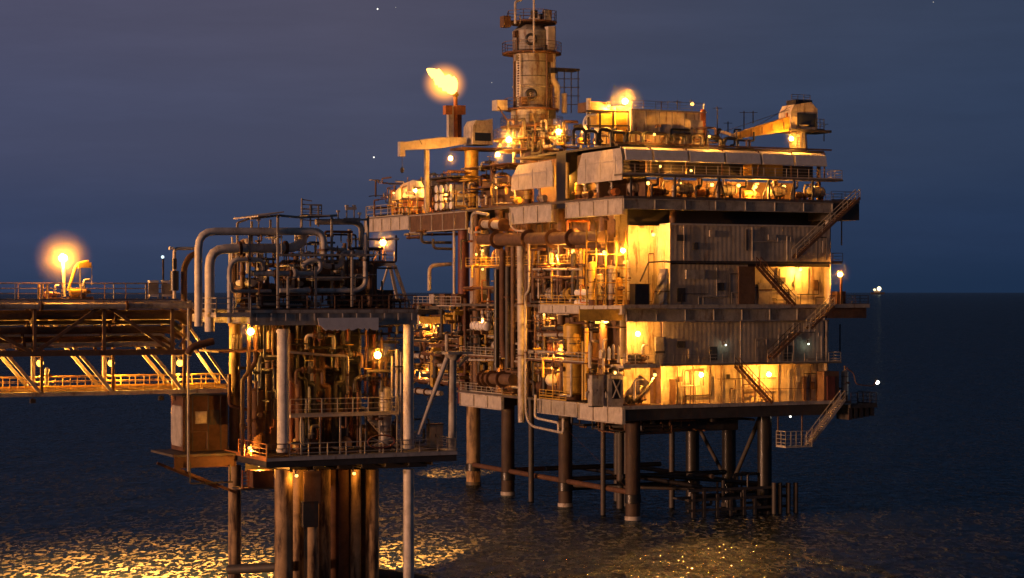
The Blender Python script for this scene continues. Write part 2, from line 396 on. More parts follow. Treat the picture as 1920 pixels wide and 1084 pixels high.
def horiz_vessel(F, p, label, r=.8, ln=4, rot=0, body='cream', group=None):
    e = thing('horizontal_vessel', label, 'vessel', F, p, group, rot); e['_o'] = (0,0,0)
    z = r+.5
    MB().vessel((-ln/2,0,z), (ln/2,0,z), r).build('shell', body, e)
    for x in (-ln*.28, ln*.28): MB().box((x-.12,-r*.75,0),(x+.12,r*.75,z-r*.45)).build('saddle', 'rust', e)
    n = MB()
    for x in (-ln*.3, 0, ln*.25): n.cyl((x,0,z+r*.9),(x,0,z+r+.35), r*.16); n.flange((x,0,z+r+.35),(0,0,1), r*.26,.1)
    n.buildn('nozzle', 'brown', e, 2)
    b = MB()
    for x in (-ln*.36,-ln*.12,ln*.12,ln*.36): b.torus((x,0,z),(1,0,0), r+.01,.03,20,5)
    b.buildn('band', 'rust', e)
    return e
def cabinet(F, p, label, w=1.2, d=.7, h=2, rot=0, body='cream', group=None):
    e = thing('control_cabinet', label, 'cabinet', F, p, group, rot); e['_o'] = (0,0,0)
    MB().box((-w/2,-d/2,.15),(w/2,d/2,h)).build('cabinet_body', body, e)
    dd = MB(); dd.box((-w/2+.06,-d/2-.03,.25),(-.02,-d/2-.002,h-.08)); dd.box((.02,-d/2-.03,.25),(w/2-.06,-d/2-.002,h-.08)); dr = dd.build('door', body, e)
    MB().box((-.12,-d/2-.07,h*.5),(-.07,-d/2-.032,h*.5+.25)).build('handle', 'black', dr)
    MB().box((-w/2+.05,-d/2+.05,0),(w/2-.05,d/2-.05,.148)).build('plinth', 'dark', e)
    MB().box((-w/2-.08,-d/2-.1,h+.002),(w/2+.08,d/2+.08,h+.07)).build('rain_hood', 'rust', e)
    return e
def valve_rig(F, p, label, s=1.0, rot=0, body='brown', group=None):
    e = thing('valve_assembly', label, 'valve', F, p, group, rot); e['_o'] = (0,0,0)
    t = MB(); t.tube([(-1.1*s,0,0),(-1.1*s,0,1.1*s),(1.1*s,0,1.1*s),(1.1*s,0,0)], .14*s); t.build('pipe', body, e)
    f = MB()
    for x in (-.55,-.3,.3,.55): f.flange((x*s,0,1.1*s),(1,0,0),.26*s,.07*s)
    f.buildn('flange', 'rust', e)
    b = MB(); b.ball((0,0,1.1*s),.3*s); b.cyl((0,0,1.3*s),(0,0,1.85*s),.07*s); b.build('valve_body', 'dark', e)
    w = MB(); w.torus((0,0,1.85*s),(0,0,1),.3*s,.035*s,16,5); w.beam((-.3*s,0,1.85*s),(.3*s,0,1.85*s),.04*s); w.beam((0,-.3*s,1.85*s),(0,.3*s,1.85*s),.04*s); w.build('handwheel', 'yellow', e)
    return e
def pipe(F, pts, r, label, mat='cream', flanges=(), bend=None, n=10, name='pipe', group=None, stands=()):
    e = thing(name, label, 'pipe', F, pts[0], group)
    b = MB(); b.tube(pts, r, n, bend); b.build('pipe_run', mat, e)
    if flanges:
        f = MB(); P = [Vector(p) for p in pts]
        for seg, t in flanges:
            a, c = P[seg], P[seg+1]; q = a+(c-a)*t; d = (c-a).normalized()
            f.cyl(q-d*.10, q-d*.015, r*1.55, n=14); f.cyl(q+d*.015, q+d*.10, r*1.55, n=14)
        f.buildn('flange', 'rust', e, 2)
    for (q, dz) in stands:
        MB().box((q[0]-.1, q[1]-.1, q[2]-dz), (q[0]+.1, q[1]+.1, q[2]-r+.02)).build('support', 'rust', e)
    return e

# ================================================================== RISER PLATFORM (near, left)
F = RF; V = F.V; U = F.U
def z_of(py, v=0, px=620): return V(px, py, v)[2]
zl = z_of(861, 0, 500); zu = z_of(582, 0, 500)
uE = V(857, 848, 0)[0]; uEu = V(780, 583, 0)[0]; vB = 15.0
rp = thing('riser_platform', 'small near platform on rusty caissons, its two decks packed with pipework', 'platform', F, (0,0,0))
def part(mb, name, mat, parent=rp, **k): return mb.build(name, mat, parent, **k)
# lower deck
part(MB().box((0,0,zl-.18), (uE,vB,zl)), 'deck', 'deck')
b = MB(); b.ibeam((0,.12,zl-.44),(uE,.12,zl-.44),.3,.5); b.ibeam((.14,.3,zl-.44),(.14,vB,zl-.44),.28,.5)
for i in range(1,8): b.ibeam((uE*i/8,.3,zl-.6),(uE*i/8,vB,zl-.6),.22,.8)
b.ibeam((.3,6,zl-.95),(uE,6,zl-.95),.3,1.3); part(b, 'girder', 'dark')
part(MB().box((0,-.06,zl-.19),(uE,-.004,zl+.06)), 'kick_plate', 'pale')
part(MB().box((-.06,-.06,zl-.19),(-.004,vB,zl+.06)), 'kick_plate', 'orange')
part(MB().rail([(1.9,.1,zl),(uE-.1,.1,zl),(uE-.1,vB-.3,zl)]), 'railing', 'rail')
part(MB().rail([(.1,.1,zl),(1.8,.1,zl)]), 'railing', 'brown'); part(MB().rail([(.1,.3,zl),(.1,7.0,zl)]), 'railing', 'orange')
# left wing of the lower deck, carrying the cabin
part(MB().box((-5.2,7.2,zl-.2),(-.01,13.4,zl-.02)), 'deck_wing', 'deck')
b = MB(); b.ibeam((-5.1,7.3,zl-.65),(-.01,7.3,zl-.65),.26,.86); b.beam((-5.1,7.3,zl-1),(0,7.3,zl-3.2),.22); b.beam((-5.1,12,zl-1),(0,12,zl-3.2),.22); part(b, 'wing_girder', 'rust')
b = MB(); b.beam((-3.9,7.0,zl-.6),(-3.9,7.0,zl-2.3),.1); b.beam((-3.9,7.0,zl-2.3),(-.4,7.0,zl-2.3),.12); b.beam((-.6,7.0,zl-2.3),(-.6,7.0,zl-.9),.1); part(b, 'hanging_cradle', 'dark')
# upper deck
u0u = V(467, 585, 0)[0]
part(MB().box((u0u,-.3,zu-.16),(uEu,vB+.5,zu)), 'deck', 'deck')
b = MB(); b.ibeam((u0u,-.2,zu-.66),(uEu,-.2,zu-.66),.3,.98); 
for i in range(0,9): b.ibeam((u0u+.2+(uEu-u0u-.4)*i/8,0,zu-.6),(u0u+.2+(uEu-u0u-.4)*i/8,vB,zu-.6),.22,.86)
part(b, 'girder', 'grey')
part(MB().box((u0u,-.36,zu-.22),(uEu,-.304,zu+.04)), 'kick_plate', 'grey')
b = MB()
for i in range(12): q = u0u+.5+i*(uEu-u0u-1)/11; b.box((q-.05,-.42,zu-.8),(q+.05,-.37,zu-.25))
b.buildn('hanger', 'pale', rp)
a0 = V(403, 592, -.3)
part(MB().box((a0[0],-.6,a0[2]-.12),(u0u-.02,4.5,a0[2]+.08)), 'landing', 'cream')
part(MB().rail([(a0[0]+.05,4.4,a0[2]+.08),(a0[0]+.05,-.5,a0[2]+.08),(u0u-.05,-.5,a0[2]+.08)], h=1.25, sp=1.1), 'railing', 'rail')
part(MB().rail([(u0u+.1,-.2,zu),(uEu-.1,-.2,zu),(uEu-.1,vB,zu)], h=1.15, sp=2.1), 'railing', 'brown')
# ragged weather cloth under the upper deck
x0, x1 = V(598,596,-.5)[0], V(710,596,-.5)[0]
zt, zb = z_of(596), z_of(619); n = 26; lo = []; 
for i in range(n+1): lo.append((x0+(x1-x0)*i/n, -.5, zb+random.uniform(-.06,.16)+(.35 if i < 2 else 0)))
mbw = MB(); mbw.prism(lo+[(x1,-.5,zt),(x0-.1,-.5,zt)], (0,.05,0)); part(mbw, 'weather_cloth', 'white', label='torn pale sheet hanging below the upper deck edge')
# columns between decks
def col(px, py0, py1, v, r, mat, name='column'):
    p = V(px, py0, v); q = V(px, py1, v); b = MB(); b.cyl((p[0],v,q[2]), (p[0],v,p[2]), r, n=18)
    for t in (.02,.98): z = lerp(q[2],p[2],t); b.cyl((p[0],v,z-.1),(p[0],v,z+.1), r*1.18, n=18)
    return part(b, name, mat)
col(531, 617, 848, .9, .47, 'tower'); col(766, 600, 842, .9, .42, 'tower'); 
col(848, 664, 846, .7, .34, 'grey')
c0 = V(852, 664, .7); part(MB().box((c0[0]-1.1,-.5,c0[2]),(c0[0]+1.1,2.5,c0[2]+.2)).lathe((c0[0]-.1,.7,c0[2]-.5),(c0[0]-.1,.7,c0[2]),[(0,.35),(.498,.8)],14), 'column_head', 'grey')
p, q = V(838,672,.7), V(784,815,.7); part(MB().cyl(p,q,.2), 'brace', 'pale')
p, q = V(858,688,3), V(875,668,3); part(MB().cyl(p,q,.16), 'brace', 'grey')
for px, v, r, y0, mat in ((440,11,.45,604,'caisson'),(600,13,.45,600,'brown'),(700,13,.45,600,'brown')): col(px, y0, 850, v, r, mat)
# legs and caissons down to the sea
def caisson(px, v, r, mat, y0=880, name='caisson', lab=None, cut=None):
    p = V(px, y0, v); b = MB(); rings = [(0,r)]; H = p[2]
    b.lathe((p[0],v,-6),(p[0],v,H), [(0,r),(5.2,r),(5.4,r*1.1),(7.4,r*1.1),(7.6,r),(H*.62,r),(H*.62+.05,r*1.06),(H*.62+.4,r*1.06),(H*.62+.45,r),(H+6,r)], 20)
    return part(b, name, mat, label=lab)
caisson(440, 11, .52, 'caisson', 872, 'leg'); caisson(766, .9, .44, 'tower', 880, 'leg')
for px, v, r, mat in ((532,1.2,.72,'caisson'),(560,2.6,.58,'caisson'),(584,1.0,.60,'caisson'),(607,2.4,.55,'caisson'),(624,4.5,.62,'rust'),(649,3.2,.60,'rust'),(667,1.8,.42,'caisson'),(681,3.4,.5,'rust'),(698,1.2,.52,'caisson'),(640,7,.9,'rust'),(590,7,.9,'rust'),(565,7.5,.8,'rust')):
    caisson(px, v, r, mat)
b = MB(); p = V(582, 940, .4); b.box((p[0]-.62,.3,p[2]-2.0),(p[0]+.62,.98,p[2])); part(b, 'caisson_clamp', 'dark')
b = MB(); p = V(585, 883, .4); b.box((p[0]-.68,.3,V(585,945,.4)[2]),(p[0]+.68,.42,p[2])); part(b, 'caisson_shield', 'brown')
p, q = V(430,1068,8), V(545,1062,2); MB().cyl(p,q,.38).cyl(V(690,1072,2),V(800,1088,2),.4).buildn('horizontal_brace', 'dark', rp)
CAISSON_LAMPS = 1
# internal mezzanine, bulkheads
zmz = z_of(658, 3, 460); part(MB().box((V(395,658,6)[0],4,zmz-.15),(V(520,658,3)[0],9,zmz)), 'mezzanine', 'rust')
zwk = z_of(777, 2); wk0, wk1 = V(545,777,2)[0], V(748,775,2)[0]
part(MB().box((wk0,2,zwk-.18),(wk1,4,zwk)), 'walkway', 'pale'); part(MB().rail([(wk0,2.05,zwk),(wk1,2.05,zwk)], h=1.25, sp=1.4), 'railing', 'rail')
b = MB()
for px in (565,600,638,676,712,745): q = V(px,777,2.4); b.beam((q[0],2.4,zwk-.2),(q[0],2.4,zl),.12)
b.buildn('walkway_post', 'grey', rp)
part(MB().corr(2.2, uE-4.6, 9.2, zl+.05, zu-1.2, 1.1, .08), 'bulkhead', 'dark')
part(MB().corru(9.2, 14, 8.2, zl+.05, zu-1.2, 1.1, .08), 'bulkhead', 'red')
st = MB(); st.stairs(V(745,838,3.2), V(690,777,3.2), (0,1,0), .8); part(st, 'stairs', 'rail')

rq = random.Random(77)
def conduits(n, name, u0, u1, v0, v1, z0, z1, mats, parent, r0=.045, r1=.13, ln=3.0):
    for i in range(n):
        p = [rq.uniform(u0,u1), rq.uniform(v0,v1), rq.uniform(z0,z1)]; pts = [tuple(p)]; ax = rq.choice((0,1,2,2))
        for k in range(rq.choice((2,3,3,4))):
            q = list(pts[-1]); d_ = rq.uniform(.5,ln)*rq.choice((-1,1)); lo_, hi_ = ((u0,u1),(v0,v1),(z0,z1))[ax]
            q[ax] = min(hi_, max(lo_, q[ax]+d_))
            if abs(q[ax]-pts[-1][ax]) < .2: q[ax] = min(hi_, max(lo_, q[ax]-d_))
            pts.append(tuple(q)); ax = (ax+rq.choice((1,2))) % 3
        MB().tube(pts, rq.uniform(r0,r1), 8, .2).build(name, rq.choice(mats), parent)
conduits(95, 'conduit', .6, uE-1.5, 2.2, 8.5, zl+.3, zu-1.2, ['dark','rust','black','dark','red','dark','black'], rp)
conduits(98, 'small_bore_pipe', u0u+.4, uEu-1.0, 1.0, 8, zu+.1, zu+6.2, ['dark','rust','brown','grey','dark','tower'], rp, .035, .11, 2.4)
conduits(16, 'header_pipe', u0u+1, uEu-1.5, 2, 8.5, zu+.4, zu+5.4, ['tower','brown','grey','brown'], rp, .16, .30, 3.5)
# things on the lower deck
def rl(px, v): return (V(px, 850, v)[0], v, zl)
pump_skid(F, rl(575,4.5), 'pump with grey motor on the near platform, just behind the left pale column', 1.25, .2)
pump_skid(F, rl(650,5), 'pump under the low walkway of the near platform, between its posts', 1.25, 1.2, 'brown')
horiz_vessel(F, rl(700,6.5), 'long brown vessel lying on the near platform under the right lamp', .75, 4.2, 0, 'brown')
vert_vessel(F, rl(480,5.5), 'tall rusty vessel at the left corner of the near platform behind the orange rail', .6, 5.2, 0, 'rust')
vert_vessel(F, rl(590,7.5), 'tall dark vessel against the red bulkhead of the near platform', .8, 7.6, 0, 'dark')
cabinet(F, rl(815,4), 'grey cabinet under the braced column at the right end of the near platform', 1.2,.7,2,0,'grey')
cabinet(F, rl(505,7.5), 'rusty cabinet at the back of the left corner of the near platform', 1.3,.7,2.6,0,'rust')
# many risers, pumps and manifolds in the middle of the riser platform
rnd = random.Random(11)
nums = 0
for i, px in enumerate((547,560,574,587,601,615,629,642,657,671,686,700,716,731,744)):
    v = rnd.uniform(3.2, 6.5); r = rnd.choice((.11,.14,.2,.26)); a = V(px, 848, v); top = zu-1.1-rnd.uniform(0,1.2)
    x = a[0]; zz = zl+rnd.uniform(3.5,6.5)
    pts = [(x,v,zl),(x,v,zz),(x+rnd.choice((-.7,-.5,.5,.7)),v,zz+.02),(0,0,0)]
    pts[3] = (pts[2][0],v,top)
    pipe(F, pts, r, '%s riser pipe standing in the near platform, %s from its left pale column' % (['dark red','rusty','dark grey','black'][i%4], ORD[i]), ['red','rust','dark','black'][i%4], flanges=((0,.5),(2,.6)), group='riser pipes in the middle of the near platform')
for i, (px, py, v, mat) in enumerate(((600,655,3,'pale'),(655,690,3.2,'brown'),(580,720,3,'brown'),(690,735,3,'dark'),(560,680,4,'rust'),(625,640,3.5,'red'),(735,700,4,'brown'))):
    p = V(px, py, v); valve_rig(F, p, '%s valve loop with yellow handwheel among the near platform risers, %s from the left' % ({'pale':'pale','brown':'brown','dark':'dark','rust':'rusty','red':'red'}[mat], ORD[[0,4,2,5,1,3,6][i] if False else sorted([600,655,580,690,560,625,735]).index(px)]), 1.0, rnd.uniform(-.3,.3), mat)
pipe(F, [V(540,660,1.6), V(610,666,1.6), V(652,668,1.6), V(652,738,1.6)], .1, 'thin pale pipe crossing from the left pale column and dropping beside the risers', 'cream', flanges=((2,.5),))
pipe(F, [V(430,702,8), V(430,760,8), V(470,770,8)], .14, 'short rusty elbow pipe behind the left rear leg of the near platform', 'rust')
for i,(px,mat) in enumerate(((455,'brown'),(468,'rust'),(487,'dark'),(503,'brown'))):
    v = 4+i*.7; p = V(px,848,v); pipe(F, [(p[0],v,zl),(p[0],v,zl+6+i*.7),(p[0]+.5,v,zl+6.5+i*.7),(p[0]+.5,v,zu-1)], .16+.03*i, '%s vertical pipe left of the left pale column, %s from the outside' % ({'brown':'brown','rust':'rusty','dark':'dark'}[mat], ORD[i]), mat, flanges=((0,.4),))
pipe(F, [V(353,566,3.5), V(353,884,3.5)], .09, 'thin hanging pole dropping past the corner of the pipe bridge', 'grey')
# cabin
cx0, cx1 = V(343,745,10)[0], V(428,745,10)[0]; zt = V(343,744,10)[2]
cb = thing('cabin', 'small rust-brown cabin with bright rounded end, on the left wing of the near platform', 'cabin', F, (cx0,10,zl))
b = MB(); b.box((cx0,10,zl+.02),(cx1,13.2,zt)); b.build('wall', 'rust', cb)
e_ = MB(); e_.loft([[(cx0-.004,10.15+dy,zl+.35+dz) for dy,dz in ((0,.3),(.3,0),(2.5,0),(2.8,.3),(2.8,3.0),(2.5,3.3),(.3,3.3),(0,3.0))],[(cx0-.12,10.15+dy,zl+.35+dz) for dy,dz in ((.05,.35),(.35,.05),(2.45,.05),(2.75,.35),(2.75,2.95),(2.45,3.25),(.35,3.25),(.05,2.95))]])
e_.build('end_panel', 'cream', cb)  # pale panel, the light on this end put into its colour
w = MB(); w.box((cx0+1.0,9.94,zl+2.2),(cx0+2.0,9.997,zl+3.2)); wo = w.build('window_frame','grey',cb)
MB().box((cx0+1.08,9.92,zl+2.28),(cx0+1.92,9.938,zl+3.12)).build('pane','foil',wo)
w = MB(); w.box((cx0+2.2,9.94,zl+2.1),(cx0+3.0,9.997,zl+3.3)); w.build('shutter','dark',cb)
b = MB()
for x_ in (.25,.8,2.1,3.15,3.7): b.beam((cx0+x_,9.97,zl+.05),(cx0+x_,9.97,zt-.02),.09)
b.buildn('rib','dark',cb); MB().box((cx0+3.2,9.93,zl+.1),(cx0+3.68,9.99,zl+2.1)).build('door','rust',cb); MB().tube([(cx0+.5,9.9,zl+.1),(cx0+.5,9.9,zl+1.6),(cx0+2.0,9.9,zl+1.6),(cx0+2.0,9.9,zl+.2)],.06,8).build('drain','brown',cb)
MB().box((cx0-.15,9.8,zt+.004),(cx1+.15,13.4,zt+.12)).build('roof', 'dark', cb)
# rescue reel
lr = thing('life_raft_cradle', 'oval red cradle with crossed straps on the lower rail of the near platform', 'life raft', F, V(715,828,-.25))
b = MB(); c = V(715,828,-.25)
pts = [(c[0]+1.15*math.cos(a)*(1 if abs(math.cos(a))<.8 else 1), c[1], c[2]+.5*math.sin(a)) for a in [i*math.pi/8 for i in range(17)]]
b.tube(pts, .07, 6, .01); b.build('ring', 'red', lr); b = MB(); b.beam((c[0]-.9,c[1],c[2]-.35),(c[0]+.9,c[1],c[2]+.35),.07); b.beam((c[0]-.9,c[1]+.05,c[2]+.35),(c[0]+.9,c[1]+.05,c[2]-.35),.07); b.buildn('strap', 'pale', lr)
# utility box with ladder hanging below the deck
b = MB(); p = V(480,868,2.5); q = V(480,915,2.5)
sp = thing('sump_box', 'small sump box with a ladder hanging under the near platform left corner', 'tank', F, p)
b.box((p[0]-.2,2.6,q[2]),(p[0]+1.5,4.2,zl-1.1)); b.build('tank', 'rust', sp)
b = MB(); b.beam((p[0]-.6,2.5,q[2]),(p[0]-.6,2.5,zl-1),.08); b.beam((p[0]-1.1,2.5,q[2]),(p[0]-1.1,2.5,zl-1),.08)
for i in range(6): z = lerp(q[2],zl-1.1,i/5); b.beam((p[0]-1.1,2.5,z),(p[0]-.6,2.5,z),.06)
b.build('ladder', 'orange', sp)
MB().box((p[0]-1.3,2.3,q[2]-.12),(p[0]+1.6,4.4,q[2]-.01)).build('tray','dark',sp)

# things on the upper deck -------------------------------------------------
def up(px, v): return (V(px, 583, v)[0], v, zu)
hv = horiz_vessel(F, (V(610,583,7)[0],7,zu+.6), 'large brown lagged vessel lying behind the pale pipes of the near platform top deck', 1.45, 8.4, 0, 'brown')
horiz_vessel(F, (V(480,583,6)[0],6,zu), 'smaller brown vessel at the left end of the near platform top deck', .8, 3.6, 0, 'brown')
P_ = lambda *xy, v=1.5: [V(x, y, v) for x, y in xy]
pipe(F, P_((372,612),(372,434),(606,434),(606,478), v=1.0), .30, 'tall pale pipe rising from the bridge end and running level across the near platform top', 'tower', flanges=((2,.8),), bend=1.3, n=16)
pipe(F, P_((393,622),(393,467),(551,465),(568,452),(566,440), v=2.0), .37, 'thick pale pipe just inside the tall one, ending in an upturned elbow under it', 'tower', flanges=((1,.35),(1,.9)), bend=1.3, n=16)
pipe(F, P_((345,565),(345,500),(356,480),(372,474), v=3.2), .24, 'short brown pipe curving up at the bridge end beside the two tall pale pipes', 'brown', bend=1.0)
pipe(F, P_((400,640),(360,650),(352,665), v=2.4), .28, 'rusty elbow where the bridge pipes meet the near platform', 'rust')
pipe(F, P_((430,606),(430,500),(440,487),(492,487),(500,512),(470,512), v=1.8), .19, 'pale looping pipe at the left of the near platform top deck', 'tower', flanges=((2,.5),), bend=.6)
pipe(F, P_((434,530),(434,546),(508,546), v=1.6), .14, 'thin pale pipe under the left loop of the near platform top deck', 'cream')
pipe(F, P_((524,545),(670,545),(685,535),(685,440), v=1.2), .20, 'pale pipe running low along the near platform top deck and up its right end', 'tower', flanges=((0,.4),(2,.5)), bend=.9)
pipe(F, P_((475,513),(590,513),(600,505),(600,488),(580,488),(566,500), v=1.4), .21, 'pale S-bend pipe with a bulb valve in the middle of the near platform top deck', 'tower', flanges=((0,.35),(0,.6)), bend=.55)
pipe(F, P_((592,416),(664,416),(678,424),(678,500), v=3.0), .24, 'grey pipe over the right end of the near platform top deck, bending down', 'grey', bend=1.0)
pipe(F, P_((606,470),(606,500),(640,500),(640,474),(690,474), v=2.2), .2, 'pale stepped pipe with tee at the right of the near platform top deck', 'tower', flanges=((1,.5),(3,.4)))
pipe(F, P_((608,445),(612,466),(650,470), v=2.6), .17, 'pale short bent pipe under the tall pipe elbow of the near platform', 'cream')
pipe(F, P_((455,450),(455,540), v=4), .2, 'brown stub pipe standing behind the left loop', 'brown', flanges=((0,.3),(0,.7)))
for i, (x0_, y0_, x1_, y1_, r, mt) in enumerate(((520,478,612,478,.12,'brown'),(540,492,575,492,.10,'dark'),(612,520,668,520,.13,'brown'),(640,490,640,545,.12,'grey'),(655,430,655,500,.15,'grey'),(470,440,520,440,.1,'brown'),(500,520,500,560,.16,'dark'),(624,470,624,560,.09,'cream'),(585,530,585,575,.08,'cream'),(663,505,700,505,.14,'brown'))):
    v = 3.2+i*.35
    pipe(F, P_((x0_,y0_),(x1_,y1_), v=v), r, '%s small straight pipe among the near platform top pipework, %s from its left end' % ({'brown':'brown','dark':'dark','grey':'grey','cream':'pale'}[mt], ORD[i]), mt, flanges=((0,.3),(0,.7)), group='small pipes in the near platform top pipework')
vb = thing('bulb_valve', 'pale bulb-shaped valve on the S-bend pipe in the middle of the near platform top', 'valve', F, V(552,513,1.4)); c = V(552,513,1.4)
MB().ball(c, .42, 14, 8, (.9,.9,1)).build('valve_body', 'cream', vb); MB().cyl((c[0],c[1],c[2]+.35),(c[0],c[1],c[2]+.8),.08).build('stem', 'dark', vb); MB().torus((c[0],c[1],c[2]+.8),(0,0,1),.25,.04,16,5).build('handwheel','rust',vb)
# open steel frame with a slim roof over the pipework
fr = thing('support_structure', 'open steel frame with a thin slanting roof over the near platform top pipework', 'steel frame', F, up(520,1))
def fpost(px, y0, y1, v, w=.16, mat='grey'): a, c = V(px,y0,v), V(px,y1,v); MB().beam(a, (a[0],a[1],c[2]), w).build('post', mat, fr)
for px, y0, y1, v in ((468,440,580,1.6),(521,404,578,.6),(622,405,575,2.6),(690,405,580,3.5),(472,415,455,6),(507,412,440,6),(565,405,440,6),(445,418,470,5),(660,470,575,.8),(592,500,578,.9),(540,520,578,.9),(645,470,560,5)): fpost(px,y0,y1,v)
b = MB(); b.beam(V(445,418,5),V(476,407,5),.16); b.beam(V(470,410,3),V(521,404,3),.3,.18); b.beam(V(521,404,.6),V(565,408,.6),.18); b.beam(V(565,408,.6),V(632,404,.6),.18); b.beam(V(525,478,.6),V(700,478,.6),.14); b.beam(V(621,412,2.6),V(690,412,2.6),.16); b.beam(V(468,442,1.6),V(468,442,7),.14); b.beam(V(540,520,.8),V(690,520,.8),.1)
b.buildn('rafter', 'grey', fr)
b = MB(); a, c = V(476,405,1), V(520,403,1); b.prism([(a[0],0,a[2]),(c[0]+.2,0,c[2]+.25),(c[0]+.2,0,c[2]+.15),(a[0],0,a[2]-.1)], (0,6,0)); a, c = V(575,403,1), V(612,404,1); b.box((a[0],.2,a[2]-.1),(c[0],3,a[2])); b.build('roof', 'pale', fr)
tw = thing('access_tower', 'small railed ladder tower on top of the near platform frame', 'ladder tower', F, V(580,405,4))
b = MB()
for px in (566,582,597): b.beam(V(px,372 if px < 570 else 385,4),V(px,425,4),.11)
for y in (374,383,392,402,412): b.beam(V(566,y,4),V(585 if y<380 else 603,y+3,4),.08)
b.build('ladder', 'grey', tw); MB().rail([V(566,405,4),V(603,405,4)], h=.9, sp=.8).build('railing','grey',tw)
for i, (px, y0, y1) in enumerate(((485,414,460),(650,388,412),(664,388,412),(634,398,412),(674,402,430),(688,470,520))):
    e = thing('antenna_mast', 'thin grey mast standing on the near platform top, %s from its left' % ORD[i], 'mast', F, V(px,y1,5), 'thin masts on the near platform top')
    MB().beam(V(px,y1,5), V(px,y0,5), .09).build('pole', 'grey', e); MB().box(tuple(Vector(V(px,y0,5))-Vector((.12,.12,0))), tuple(Vector(V(px,y0,5))+Vector((.12,.12,.15)))).build('tip', 'pale', e)
e = thing('gantry_top', 'small pale gantry frame over the right end of the near platform', 'gantry', F, V(657,412,5)); b = MB(); b.beam(V(648,391,5),V(668,391,5),.16,.22); b.beam(V(645,410,5),V(674,410,5),.12); b.beam(V(645,418,5),V(674,418,5),.12); b.build('beam','pale',e)
cabinet(F, up(716,6), 'dark cabinet at the right of the near platform top deck', 1.6,1,1.5,0,'dark')
pump_skid(F, up(560,2.2), 'pump with dark motor near the middle of the near platform top deck edge', 1.0, 0, 'dark')
pump_skid(F, up(635,3.2), 'pump with brown motor toward the right of the near platform top deck', 1.0, .4, 'brown')
cabinet(F, up(500,3), 'dark square cabinet behind the left railing of the near platform top deck', 1.4,1,1.6,0,'dark')
cabinet(F, up(655,5.5), 'rusty square cabinet in the middle of the near platform top deck', 2.2,1,1.9,0,'rust')
for i, px in enumerate((690,703,735,752)):
    valve_rig(F, up(px, 2+i*.8), 'low valve loop at the right of the near platform top deck, %s from the pipes' % ORD[i], .65, 0, ['brown','dark','rust','cream'][i], group='low valve loops on the near platform top deck')
# grey light arm at the left of the deck
la = thing('lamp_mast', 'white angled pipe mast with a black sleeve at the bridge end', 'mast', F, V(326,555,3))
b = MB(); b.tube(P_((327,560),(327,466),(366,466), v=3), .13, 10, .3); b.build('pole','pale',la)
b = MB(); a = V(327,505,3); c = V(327,485,3); b.cyl(a,c,.19); a = V(327,545,3); c = V(327,508,3); b.cyl(a,c,.33); b.build('sleeve','black',la)
b = MB(); b.box(tuple(Vector(V(321,466,3))-Vector((.15,.15,.1))), tuple(Vector(V(321,466,3))+Vector((.2,.15,.12)))); b.build('head','white',la)
# lamp tripod at the right rear
v_ = 13.5
lt = thing('lamp_tower', 'braced steel tower with a small table top carrying a lit lamp, between the two platforms', 'tower', F, V(712,560,v_))
ztop = V(712,498,v_)
b = MB()
for px0, px1 in ((692,690),(709,728),(745,731),(762,740)): b.beam(V(px0,562,v_+(0 if px0!=709 else 2.5)), V(px1,498,v_+(0 if px0!=709 else 1)), .14 if px0 < 740 else .24)
b.beam(V(692,500,v_),V(712,560,v_),.1); b.beam(V(728,500,v_),V(710,560,v_),.1); b.buildn('leg','cream',lt)
a = V(688,495,v_); c = V(738,497,v_); MB().box((a[0],v_-.3,a[2]-.15),(c[0],v_+2,a[2]+.1)).build('table_top','pale',lt)
b = MB(); b.rail([(a[0],v_-.2,a[2]+.1),(c[0],v_-.2,a[2]+.1)], h=1.0, sp=.9); b.build('railing','rail',lt)
b = MB(); b.beam(V(718,495,v_+.5),V(718,462,v_+.5),.12); b.beam(V(700,490,v_+.5),V(712,462,v_+.5),.1); b.build('lamp_post','rust',lt)
lamp(F, V(718,455,v_+.2), 'lit lamp on the post of the small braced tower between the two platforms', 'm')
lamp(F, V(470,622,3.5), 'lit lamp under the top deck of the near platform, left of its left pale column', 'r')
lamp(F, V(708,666,1.0), 'bright lit lamp between the decks of the near platform, left of its right pale column', 'r')
lamp(F, V(468,840,4), 'small lit lamp low at the left corner of the near platform lower deck', 's')
lamp(F, V(486,872,3.2), 'small lit lamp under the deck by the ladder of the sump box', 's')
lamp(F, V(664,888,.3), 'small lit lamp under the near platform deck at the head of a caisson', 'c')
lamp(F, V(556,892,.2), 'small lit lamp under the near platform deck above the leftmost caissons', 'c')
# tall lit strips (stacked bottles) beside lamps
for i, (px, y0, y1, v) in enumerate(((437,626,655,6),(444,626,655,6),(451,626,655,6),(503,620,655,5),(511,618,655,5))):
    a, c = V(px,y1,v), V(px,y0,v); e = thing('gas_bottle', 'slim gas bottle by the left lamp of the near platform, %s from the left' % ORD[i], 'gas bottle', F, a, 'gas bottles near the left lamp')
    MB().lathe(a, (a[0],a[1],c[2]), [(0,.13),((c[2]-a[2])*.85,.13),((c[2]-a[2])*.95,.05),(c[2]-a[2],.05)], 12).build('cylinder', 'cream', e)
for i, (px, y0, y1) in enumerate(((735,668,770),(744,655,780),(752,660,840))):
    pipe(F, P_((px,y1),(px,y0), v=2.2+i*.3), .10+.05*(i==1), 'pale upright pipe by the right lamp of the near platform, %s of three' % ORD[i], 'cream')
vert_vessel(F, rl(722,3.6), 'pale short vertical vessel by the right lamp on the near platform', .5, 5.2, 0, 'cream')

